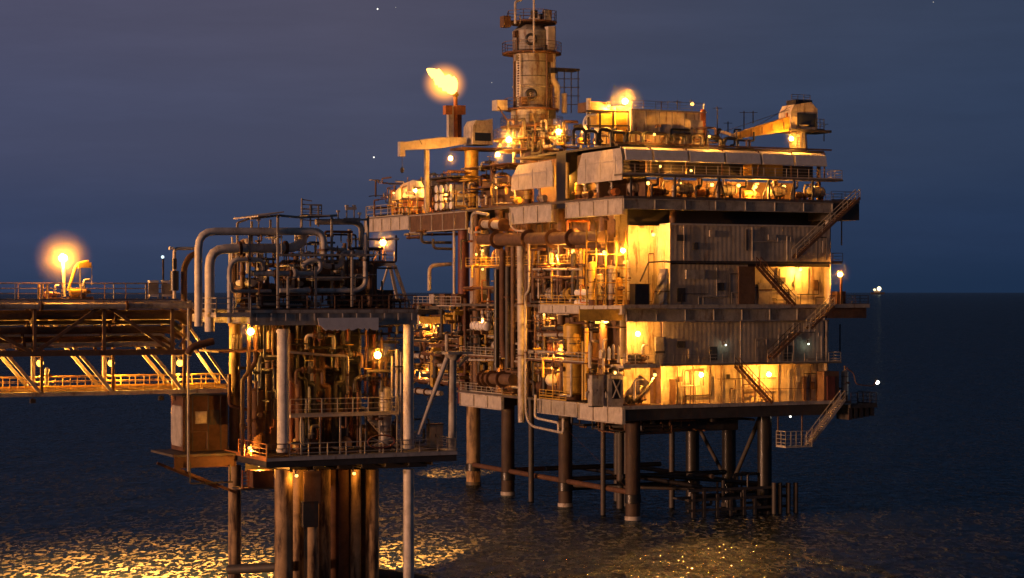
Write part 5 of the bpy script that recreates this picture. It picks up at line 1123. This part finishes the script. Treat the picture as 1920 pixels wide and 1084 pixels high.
pipe(F,Pu(us+.3,(942,470),(942,640),(945,672)),.4,'rusty upright pipe between the two dark ones','rust'); pipe(F,Pu(us+.5,(962,462),(962,690)),.3,'brown upright pipe half hidden by the long cream one','brown')
pipe(F,Pu(us,(885,440),(885,402),(893,398),(915,402)),.2,'pale hooped pipe at the left end of the upper deck edge','cream',bend=.6)
pipe(F,Pu(us,(908,420),(945,422)),.55,'short fat pale pipe piece under the upper deck edge','cream',flanges=((0,.0),(0,.5),(0,1))) 
pipe(F,Pu(us,(920,432),(935,450)),.3,'black slanting pipe stub at the left end of the fat duct','black')
pipe(F,Pu(us,(955,400),(958,425),(968,433),(985,433)),.13,'thin pale hooked pipe below the rear shield','cream',bend=.4)
for i,(px,y0,y1,r,mt) in enumerate(((1000,470,560,.25,'brown'),(1010,470,560,.12,'cream'),(1022,480,560,.3,'brown'),(1035,475,560,.14,'yellow'),(1047,478,560,.2,'cream'),(1062,470,560,.14,'rust'),(1075,475,560,.3,'dark'),(1088,465,560,.16,'yellow'),(1010,590,760,.13,'cream'),(1003,570,690,.12,'brown'),(1020,590,745,.2,'dark'),(1034,600,640,.3,'brown'),(1100,590,700,.25,'yellow'),(1092,470,570,.3,'yellow'),(915,560,600,.16,'cream'),(872,560,700,.2,'rust'),(884,590,720,.14,'brown'),(898,640,700,.18,'dark'))):
    u = us+1.3+(i%3)*.5
    pipe(F,Pu(u,(px,y1),(px,y0)),r,'%s upright pipe on the left side, %s' % ({'brown':'brown','cream':'pale','yellow':'yellow','rust':'rusty','dark':'dark'}[mt],['behind the rail left of the tall lit wall','next to the railing gap','third behind the mid deck rail','fourth behind the mid deck rail','under the elongated lamp','sixth behind the mid deck rail','thick one behind the mid deck rail','right of the thick dark one','thin one below the mid deck corner','beside the crank pipe','dark one below the mid deck','short one below the mid deck','by the tall yellow tank','near the raft canisters','over the white tank','at the far left of the lower deck','second at the left of the lower deck','third at the left of the lower deck'][i]),mt,flanges=((0,.35),(0,.7)))
for i,(px0,px1,y,r,mt) in enumerate(((1000,1090,505,.14,'cream'),(1002,1098,520,.18,'brown'),(1095,1172,497,.1,'brown'),(1100,1172,520,.1,'dark'),(1098,1170,540,.14,'brown'),(870,960,540,.2,'rust'),(868,940,580,.18,'brown'),(1000,1085,640,.18,'brown'),(990,1060,660,.12,'cream'),(1008,1060,615,.3,'dark'),(1010,1062,628,.24,'grey'),(868,930,655,.2,'dark'),(865,930,675,.14,'cream'),(1000,1055,690,.12,'yellow'),(780,862,640,.16,'brown'),(1005,1040,597,.10,'cream'))):
    u = us+.9+(i%4)*.45
    pipe(F,Pu(u,(px0,y),(px1,y)),r,'%s level pipe on the left side, %s' % ({'brown':'brown','cream':'pale','grey':'grey','yellow':'yellow','rust':'rusty','dark':'dark'}[mt],['upper of two behind the mid rail','lower of two behind the mid rail','highest in front of the lit wall','middle in front of the lit wall','lowest in front of the lit wall','above the mid deck far left','at mid deck level far left','left of the lit yellow tank','thin, below its neighbour','thick one under the mid deck','grey one under the mid deck','over the fat orange pipe','pale one over the fat orange pipe','close above the lower deck','far left beyond the deck end','just under the mid deck edge'][i]),mt,flanges=((0,.2),(0,.75)))
horiz_vessel(F,(us+.1,U(900,612,us)[1],U(900,612,us)[2]-1.05),'shiny white horizontal tank on the left side below the mid deck',.6,4.6,math.pi/2,'white')
pipe(F,Pu(us,(905,604),(905,580)),.2,'pale valve stem standing on the white tank','cream',flanges=((0,.6),(0,.95)))
pipe(F,Pu(us+.2,(900,709),(962,712)),.7,'fat banded orange-brown pipe lying above the lower deck edge','brown',flanges=((0,.12),(0,.25),(0,.4),(0,.7)),n=18)
horiz_vessel(F,(ul+2.2,U(1035,700,ul+2)[1],ZL+1.0),'pale round-ended tank lit by lamps at the left of the lower deck',.75,3.4,.9,'cream')
vert_vessel(F,(U(1072,700,ul+1.6)[0],U(1074,700,ul+1.6)[1],ZL),'tall yellow tank brightly lit on the lower deck left side',1.15,9.4,0,'yellow')
for i,px in enumerate((1093,1098)): pipe(F,Pu(ul+.8,(px,750),(px,640)),.16,'yellow slim pipe right of the tall yellow tank, %s' % ['left one','right one'][i],'yellow')
cabinet(F,V(1117,745,-.6)[:2]+(ZL,),'cream cabinet with dark square window, right of the yellow tank on the lower deck',1.5,1,3.6,0,'cream')
xc = thing('braced_cabinet', 'pale tall cabinet with an X-shaped cutout at the lower deck corner', 'cabinet', F, (V(1156,745,-1.3)[0],-1.3,ZL)); a, c = V(1141,748,-1.3), V(1169,702,-1.3)
MB().box((a[0],-1.2,ZL),(c[0],-.2,c[2])).build('cabinet_body','cream',xc); MB().box((a[0]+.5,-1.26,ZL+.9),(c[0]-.35,-1.203,c[2]-.5)).build('recess','black',xc); b = MB(); b.beam((a[0]+.55,-1.3,ZL+1),(c[0]-.4,-1.3,c[2]-.6),.12); b.beam((a[0]+.55,-1.34,c[2]-.6),(c[0]-.4,-1.34,ZL+1),.12); b.buildn('cross_brace','cream',xc)
for i,(px,y0,y1,mt) in enumerate(((1106,640,690,'cream'),(1126,655,672,'white'),(1133,655,672,'cream'),(1142,650,675,'white'),(1150,645,672,'cream'),(1160,648,680,'pale'))):
    a, c = V(px,y1,-.8), V(px,y0,-.8); e = thing('small_bottle', 'small pale lit bottle above the lower deck machines, %s from the left' % ORD[i], 'gas bottle', F, a, 'small lit bottles over the lower deck'); MB().lathe(a,(a[0],a[1],c[2]),[(0,.2),((c[2]-a[2])*.8,.2),((c[2]-a[2])*.95,.08),(c[2]-a[2],.05)],12).build('cylinder',mt,e)
for i,(px,y) in enumerate(((1108,735),(1120,738),(1128,720),(1135,735),(1126,690),(1137,700),(1150,690),(1160,695),(1112,700))):
    p = V(px,y,-.4-.1*i); valve_rig(F,(p[0],p[1],p[2]-.6),'%s lit valve loop in the crowded corner of the lower deck, %s from the left' % (['pale','yellow','brown'][i%3],ORD[i]),.55,.4*i,['cream','yellow','brown'][i%3])
pump_skid(F,(V(1190,745,0)[0],-.4,ZL),'dark motor in the shade right of the X-braced cabinet',1.3,0,'dark'); pipe(F,[V(1190,748,-1.5),V(1190,712,-1.5),V(1206,712,-1.5)],.12,'thin grey inverted-L pipe in the shade right of the X-braced cabinet','grey',bend=.3)
pipe(F,[V(1188,752,-1.2),V(1205,738,-1.2),V(1226,708,-1.2)],.14,'dark slanting arm holding the left wall lamp','dark')
mh = thing('switch_cabinet', 'blue-grey ribbed panel at the left end of the unlit lower wall', 'panel', F, V(1233,680,-.7)); a, c = V(1228,682,-.7), V(1243,632,-.7); MB().box((a[0],-.9,a[2]),(c[0],-.6,c[2])).build('panel_body','grey',mh); b = MB(); b.box((a[0]-.1,-.95,a[2]+1.2),(c[0]+.1,-.902,a[2]+1.45)); b.build('rib','dark',mh)
pump_skid(F,(V(1198,680,-1)[0],-1.0,ZI),'dark generator on the small railed walkway beside the bluish panel',1.3,0,'dark')
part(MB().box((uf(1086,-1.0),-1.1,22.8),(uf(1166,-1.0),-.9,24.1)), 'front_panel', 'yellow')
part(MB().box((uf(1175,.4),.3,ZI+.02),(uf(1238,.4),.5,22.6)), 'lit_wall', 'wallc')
# mid deck
for i,(px,y) in enumerate(((1090,568),(1090,556))):
    a = U(px,y,ul+.3); e = thing('raft_canister', '%s white life raft canister stacked on the mid deck edge' % ['lower','upper'][i], 'life raft', F, a); MB().vessel((ul+.5,a[1]-1.6,a[2]-.35*(1-i)+.1*i+.35),(ul+.5,a[1]+1.6,a[2]-.35*(1-i)+.1*i+.35),.42,16).build('canister','white',e); MB().box((ul+.2,a[1]-1.3,a[2]-.35*(1-i)-.06+.1*i),(ul+.8,a[1]+1.3,a[2]-.35*(1-i)+.08+.1*i)).build('cradle','yellow',e)
cabinet(F,(uf(1206),-1.2,ZM),'black cabinet with a thin arm on the mid deck, left of the grey wall',1.9,1.2,2.4,0,'black')
pipe(F,[V(1200,528,-1.2),V(1216,492,-1.2),V(1250,490,-1.2)],.09,'thin dark bent arm over the black mid deck cabinet','dark',bend=.2)
bd = thing('wrapped_bundle', 'shiny crumpled wrapped bundle leaning against the corner of the grey mid wall', 'bundle', F, V(1240,568,-.6)); rr = random.Random(5); rings = []
p0 = V(1240,570,-.5)
for i in range(9):
    t = i/8; z = ZM+t*4.2; w_ = 1.0*(1-.45*t)
    rings.append([(p0[0]+.45*t+(w_+rr.uniform(-.16,.16))*math.cos(a),-.3+(w_*.8+rr.uniform(-.16,.16))*math.sin(a),z) for a in [2*math.pi*j/11 for j in range(11)]])
MB().loft(rings).build('wrap','foil',bd,smooth=False); b = MB(); b.torus((p0[0]+.2,-.3,ZM+1.6),(0,0,1),.95,.05,14,5); b.build('strap','brown',bd)
for i,(px,r,h,mt) in enumerate(((1108,.5,5,'yellow'),(1125,.4,3.6,'cream'),(1142,.55,4.6,'cream'),(1160,.45,3.2,'yellow'),(1172,.4,5.2,'cream'))):
    vert_vessel(F,(uf(px,1.4),1.0+.4*(i%2),ZM),'%s upright vessel on the mid deck before the bright yellow wall, %s from the left' % ({'yellow':'yellow','cream':'pale'}[mt],ORD[i]),r,h,0,mt)
b = MB(); 
lf = thing('pipe_lattice', 'yellow-lit lattice of uprights and rails on the mid deck left of the bright wall', 'steel frame', F, (uf(1135),-.6,ZM))
for px in (1100,1118,1136,1156,1174): x = uf(px,-.6); b.beam((x,-.6,ZM),(x,-.6,ZM+8.5),.14)
for z in (1.2,2.6,4.2,5.8,7.2): b.beam((uf(1098,-.6),-.75,ZM+z),(uf(1176,-.6),-.75,ZM+z),.09)
b.build('lattice','yellow',lf)
for i,(px,mt) in enumerate(((1015,'brown'),(1040,'cream'),(1062,'yellow'))): 
    v = vl(px,ul+2.4); horiz_vessel(F,(ul+2.4,v,ZM),'%s lying vessel on the mid deck behind the yellow rail, %s from the left' % ({'brown':'brown','cream':'pale','yellow':'yellow'}[mt],ORD[i]),.8,3.2,math.pi/2,mt)
# machines in the gap between upper deck machines on left face
for i,(px,mt) in enumerate(((1150,'orange'),(1125,'cream'),(1100,'brown'),(1085,'yellow'),(1015,'cream'),(990,'yellow'),(968,'yellow'))):
    v = vl(px,ul+1.3)
    if i%2: vert_vessel(F,(ul+1.3,v,ZU),'%s small vessel under the pale shields, %s from the near corner' % ({'cream':'pale','yellow':'yellow'}[mt],ORD[i]),.5,2.2,0,mt)
    else: pump_skid(F,(ul+1.3,v,ZU),'%s motor under the pale shields at the upper deck edge, %s from the near corner' % ({'cream':'pale','yellow':'yellow','orange':'orange','brown':'brown'}[mt],ORD[i]),1.1,math.pi/2,mt)
pipe(F,Pu(ul-.3,(1064,372),(1064,305)),.22,'lit yellow pipe in the gap between the two pale shields','yellow')
# lower left dense rows (two deck levels)
rnd = random.Random(23); cols = ['brown','cream','rust','dark','yellow','orange','grey']; cn = dict(brown='brown',cream='pale',rust='rusty',dark='dark',yellow='yellow',orange='orange',grey='grey')
for lev,(z,v0,v1,n,where) in enumerate(((ZL,11,42,7,'on the lower deck left edge'),(ZI,12,42,7,'on the mezzanine above the lower deck'),(ZM,16,43,7,'on the mid deck rear left edge'),(ZJ,14,42,6,'on the mezzanine above the mid deck'))):
    for i in range(n):
        v = lerp(v0,v1,(i+.5)/n)+rnd.uniform(-.5,.5); mt = rnd.choice(cols); u = ul+1.9+rnd.uniform(0,1.2); k = (i+lev)%4
        lab = '%s %%s %s, %s from the near end' % (cn[mt], where, ORD[i])
        if k == 0: pump_skid(F,(u,v,z),lab % 'motor and pump',1.3,math.pi/2,mt)
        elif k == 1: vert_vessel(F,(u,v,z),lab % 'upright vessel',.7,3.9,0,mt)
        elif k == 2: horiz_vessel(F,(u,v,z),lab % 'lying vessel',.75,3.2,math.pi/2,mt)
        else: valve_rig(F,(u,v,z),lab % 'valve loop',1.6,math.pi/2,mt)
conduits(90, 'conduit', ul+.1, ul+2.6, 1, 42, ZL+.3, ZM-.8, ['dark','rust','brown','cream','yellow','dark','black'], mp, .06, .17, 4.5)
conduits(75, 'small_bore_pipe', ul+.1, ul+3, 4, 43, ZM+.3, ZU-2.4, ['dark','rust','brown','cream','yellow','dark','orange'], mp, .06, .17, 4.5)
conduits(70, 'cable_run', ul+.6, ul+4, 28, 76, ZU+.2, ZU+5.5, ['dark','rust','brown','cream','yellow','black'], mp, .05, .14, 3.5)
conduits(40, 'transfer_pipe', ul-.2, ul+3.0, 43.8, 62, ZL+.3, ZM-.2, ['cream','brown','yellow','dark','rust'], mp, .15, .34, 6)
conduits(45, 'drain_pipe', ul+.8, ul+3.5, 43.8, 60, ZL+.3, ZM-.6, ['dark','rust','brown','cream','dark'], mp, .08, .2, 5)
conduits(40, 'roof_pipe', ul+1, 17, .6, 6, 43, 45.2, ['black','dark','rust','brown'], mp, .06, .16, 3)
conduits(40, 'hanging_pipe', ul+.5, 16, -.5, 14, ZL-3.2, ZL-1.8, ['black','dark','rust'], mp, .08, .2, 5)
# wing lower deck pieces seen between the platforms (x 750-870, y 540-640)
for i,(px,y) in enumerate(((815,555),(835,556),(858,552))):
    p = U(px,y,ul+1.4); cabinet(F,(p[0],p[1],ZM-.4),'%s cabinet on the rear deck by the dark red column, %s from the left' % (['pale','brown','rusty'][i],ORD[i]),1.6,1,1.6,math.pi/2,['cream','brown','rust'][i])
sl = thing('covered_boat', 'tapered yellow-lit boat hull slung under the rear deck between the platforms', 'boat', F, U(810,600,ul+.5)); a = U(778,600,ul+.5); c = U(842,600,ul+.5)
b = MB(); rings = []
for i in range(9):
    t = i/8; w_ = 1.3*math.sin(math.pi*(.12+.8*t))**.6; v = lerp(a[1],c[1],t); z1_ = U(810,594,ul+.5)[2]
    rings.append([(ul+1.2+w_,v,z1_),(ul+1.2-w_,v,z1_),(ul+1.2-w_*.6,v,z1_-.9),(ul+1.2+w_*.6,v,z1_-.9)])
b.loft(rings); b.build('hull','yellow',sl)
for i,(px,y,r_,ln_,mt) in enumerate(((800,628,.3,5,'rust'),(812,645,.5,6,'brown'),(792,668,.35,5,'cream'),(815,690,.5,6,'yellow'),(790,712,.4,5,'brown'),(830,718,.3,4,'rust'),(800,735,.35,5,'cream'),(838,628,.3,4,'dark'),(842,660,.4,5,'rust'))):
    p = U(px,y,ul+1.5); pipe(F,[(ul+1.5,p[1]-ln_,p[2]),(ul+1.5,p[1]+ln_,p[2])],r_,'%s lying pipe section in the gap between the platforms, %s from the top' % (cn[mt],ORD[sorted([628,645,668,690,712,718,735,629,660]).index(y if i!=7 else 629)]),mt,flanges=((0,.2),(0,.5),(0,.8)))
part(MB().box((ul+.4,43.6,ZL+.6),(8,58,ZL+.9)),'deck','rust'); part(MB().box((ul+.4,43.6,ZI+1),(8,60,ZI+1.25)),'deck','rust'); part(MB().corru(43.6,58,5,ZL+.92,ZM-1,1.2,.08),'bulkhead','brown')
part(MB().rail([(ul+.5,43.8,ZL+.9),(ul+.5,57,ZL+.9)],t=.07),'railing','rail')

# ------------------------------------------------------------ lamps of the big platform
for (x, y, v, s_, lab) in (
 (954,262,25,'xl','biggest lit lamp left of the round tower foot'),(933,290,34,'m','lit lamp just below and left of the biggest lamp'),(845,297,46,'m','lit lamp under the left crane boom'),
 (778,357,60,'m','right lit lamp under the arched housing of the left wing'),(738,362,68,'s','left small lit lamp under the arched housing'),(1047,247,22,'l','lit lamp right of the round tower foot'),
 (1172,190,3.3,'xl','flaring lamp over the left end of the roof box house'),(1141,199,4.5,'i','smaller lit lamp left of the flaring roof lamp'),(1298,195,4.0,'i','lit lamp over the right end of the roof box house'),
 (1227,252,-.5,'s','small lit lamp between the black roof pipes, left one'),(1330,256,-.3,'s','small lit lamp between the black roof pipes, right one'),(1484,260,-.3,'m','lit lamp under the right crane'),
 (1133,473,-1.0,'i','left one of the paired lamps before the bright mid wall'),(1168,470,-1.0,'m','right one of the paired lamps before the bright mid wall'),(1575,515,-1.6,'m','lit lamp on the right end post of the mid deck'),
 (1196,626,-1.4,'m','lit lamp over the small railed walkway beside the bluish panel'),(1228,703,-1.7,'i','left one of three lamps along the lower wall'),(1315,703,-1.9,'m','middle one of three lamps along the lower wall'),(1442,702,-1.9,'m','right one of three lamps along the lower wall'),
 (1645,717,-1.5,'w','white lamp at the tip of the boat station'),(1516,645,-1.2,'g','tiny greenish lamp on the unlit lower wall by the stairs'),(1361,647,-1.2,'g','tiny greenish lamp in the middle of the unlit lower wall'),(1482,781,0,'v','tiny white lamp under the lower deck by the hanging stairs'),
 (1092,247,2.0,'s','small lit lamp left of the roof fan motors'),(1116,268,1.0,'s','small lit lamp low among the roof pipes'),(1238,312,-1.6,'s','tiny lamp on the top walkway post, left one'),(1296,320,-1.6,'s','tiny lamp on the top walkway post, right one'),(1417,350,.2,'i','lit round lamp in the slot under the top walkway'),
 (905,470,36,'s','tiny bright lamp left below the fat duct'),(893,477,38,'s','tiny bright lamp lowest left below the fat duct')):
    lamp(F, V(x,y,v), lab, s_)
for (u, x, y, s_, lab) in ((ul+.9,1100,440,'i','lamp under the upper deck over the fat duct end'),(ul+.9,1020,590,'s','small lamp under the mid deck edge behind the crank pipe'),(ul+1,1130,600,'i','lamp under the mid deck beside the yellow front panel'),(ul+.9,960,400,'s','small lamp under the rear shield edge, lower one'),(ul+.2,1065,330,'i','elongated lit lamp in the gap between the pale shields'),(ul-.1,930,352,'s','small lit lamp among the valve clusters'),(ul-.6,905,598,'s','small lamp over the white tank'),(ul+.8,1050,655,'i','square greenish-yellow lamp left of the tall yellow tank'),
  (ul+1,1045,480,'i','slim lit lamp behind the mid deck rail'),(ul+.6,1035,690,'s','small lamp by the pale round-ended tank'),(ul+.5,1010,400,'s','small lamp under the rear shield'),(ul+1.2,980,335,'i','lamp under the rear shield lighting the yellow machines'),(ul+1.2,1120,345,'i','lamp under the near shield lighting the motors'),
  (ul+1.0,800,610,'i','lamp in the gap between the platforms, upper one'),(ul+1.0,795,700,'i','lamp in the gap between the platforms, lower one'),(ul+1,1075,470,'s','small lamp under the fat duct right end'),(ul+1,940,700,'s','small lamp over the fat orange-brown pipe'),(ul+1.4,905,505,'s','small lamp on the rear left mezzanine'),(ul+1,835,365,'s','small lamp over the drum rack')):
    lamp(F, U(x,y,u), lab, s_)
for i,px in enumerate((1215,1275,1335,1385,1470,1525)): lamp(F,(V(px,345,2.6)[0],2.6,ZW-.75),'small lamp hidden deep in the lit slot under the top walkway, %s from the left' % ORD[i],'u')
lamp(F,(uf(1500,-.6),-.7,28.7),'lamp under the walkway lighting the right part of the mid wall','t'); lamp(F,(uf(1440,-.3),-.2,ZW+1.1),'lamp tucked under the slanted roof panels','t'); lamp(F,(uf(1220,0),-.6,32.6),'lamp high on the bright yellow mid wall','t')
lamp(F,(uf(1150,0),-.3,16.9),'lamp above the X-braced cabinet','t')
# elongated lamp post of the mid deck right end
e = thing('lamp_post','rusty post carrying the lamp at the right end of the mid deck','lamp post',F,(uf(1577,-1.6),-1.6,ZM)); MB().beam((uf(1577,-1.6),-1.6,ZM),V(1577,518,-1.6),.2).build('pole','rust',e); a=V(1568,572,-1.4); MB().box((a[0],-1.5,ZM),(a[0]+1.3,-.4,ZM+1.6)).build('box','rust',e)

spot(10, -1, ZL-2.0, 1430, 1150, 36000, 46, 1.0, 'added sea-glitter light under the front edge of the big platform, right one')  # further added spotlights for the water round the big platform
spot(2, -1, ZL-2.0, 980, 1130, 9000, 40, 1.0, 'added sea-glitter light under the front corner of the big platform')
spot(-3.4, 50, ZL-1.6, 850, 888, 240000, 30, .6, 'added sea-glitter light under the rear left end of the big platform')
# ================================================================== FAR THINGS
sh = thing('ship', 'tiny lit ship far off on the horizon right of the platform', 'ship', WF, (0,0,0)); sh['_o'] = (0,0,0); Y = 20000; X = (1645-960)/FPX*Y
b = MB(); b.loft([[(X-60,Y-9,6),(X+60,Y-9,6),(X+60,Y+9,6),(X-60,Y+9,6)],[(X-66,Y-11,26),(X+72,Y-11,26),(X+72,Y+11,26),(X-66,Y+11,26)]]); b.build('hull','dark',sh)
MB().box((X-30,Y-8,26),(X+25,Y+8,45)).build('superstructure','pale',sh)
MB().ball((X+15,Y-12,60),20,12,8,(1,.5,1)).build('deck_light',emis('ship_light_glass',(1,.85,.5),3.0),sh); MB().ball((X-28,Y-12,50),14,12,8,(1,.5,.7)).build('deck_light',emis('ship_light_glass',(1,.8,.42),2.2),sh)
for (px,py,r,e,lab) in ((708,17,46,1.8,'bright star high above the flame'),(701,295,46,1.8,'bright star left of the left crane boom'),(742,14,22,.5,'faint star beside the highest bright one'),(1750,4,30,.5,'faint star at the top right edge'),(922,155,26,.6,'faint point of light left of the round tower')):
    Y = 60000; p = ((px-960)/FPX*Y, Y, CH-(py-HOR)*Y/FPX)
    s_ = thing('star', lab, 'star', WF, p); MB().ball(p, r/2, 8, 6).build('glow', emis('star_light',(.95,.9,.8),e), s_)

seen = {}
for o in ALL:
    if '_o' in o: pass
    l = o.get('label','')
    if l in seen and not o.get('group'): print('DUP LABEL', l)
    if len(l.split()) > 16: print('LONG', l)
    seen[l] = 1
for o in bpy.data.objects:
    if '_o' in o: del o['_o']
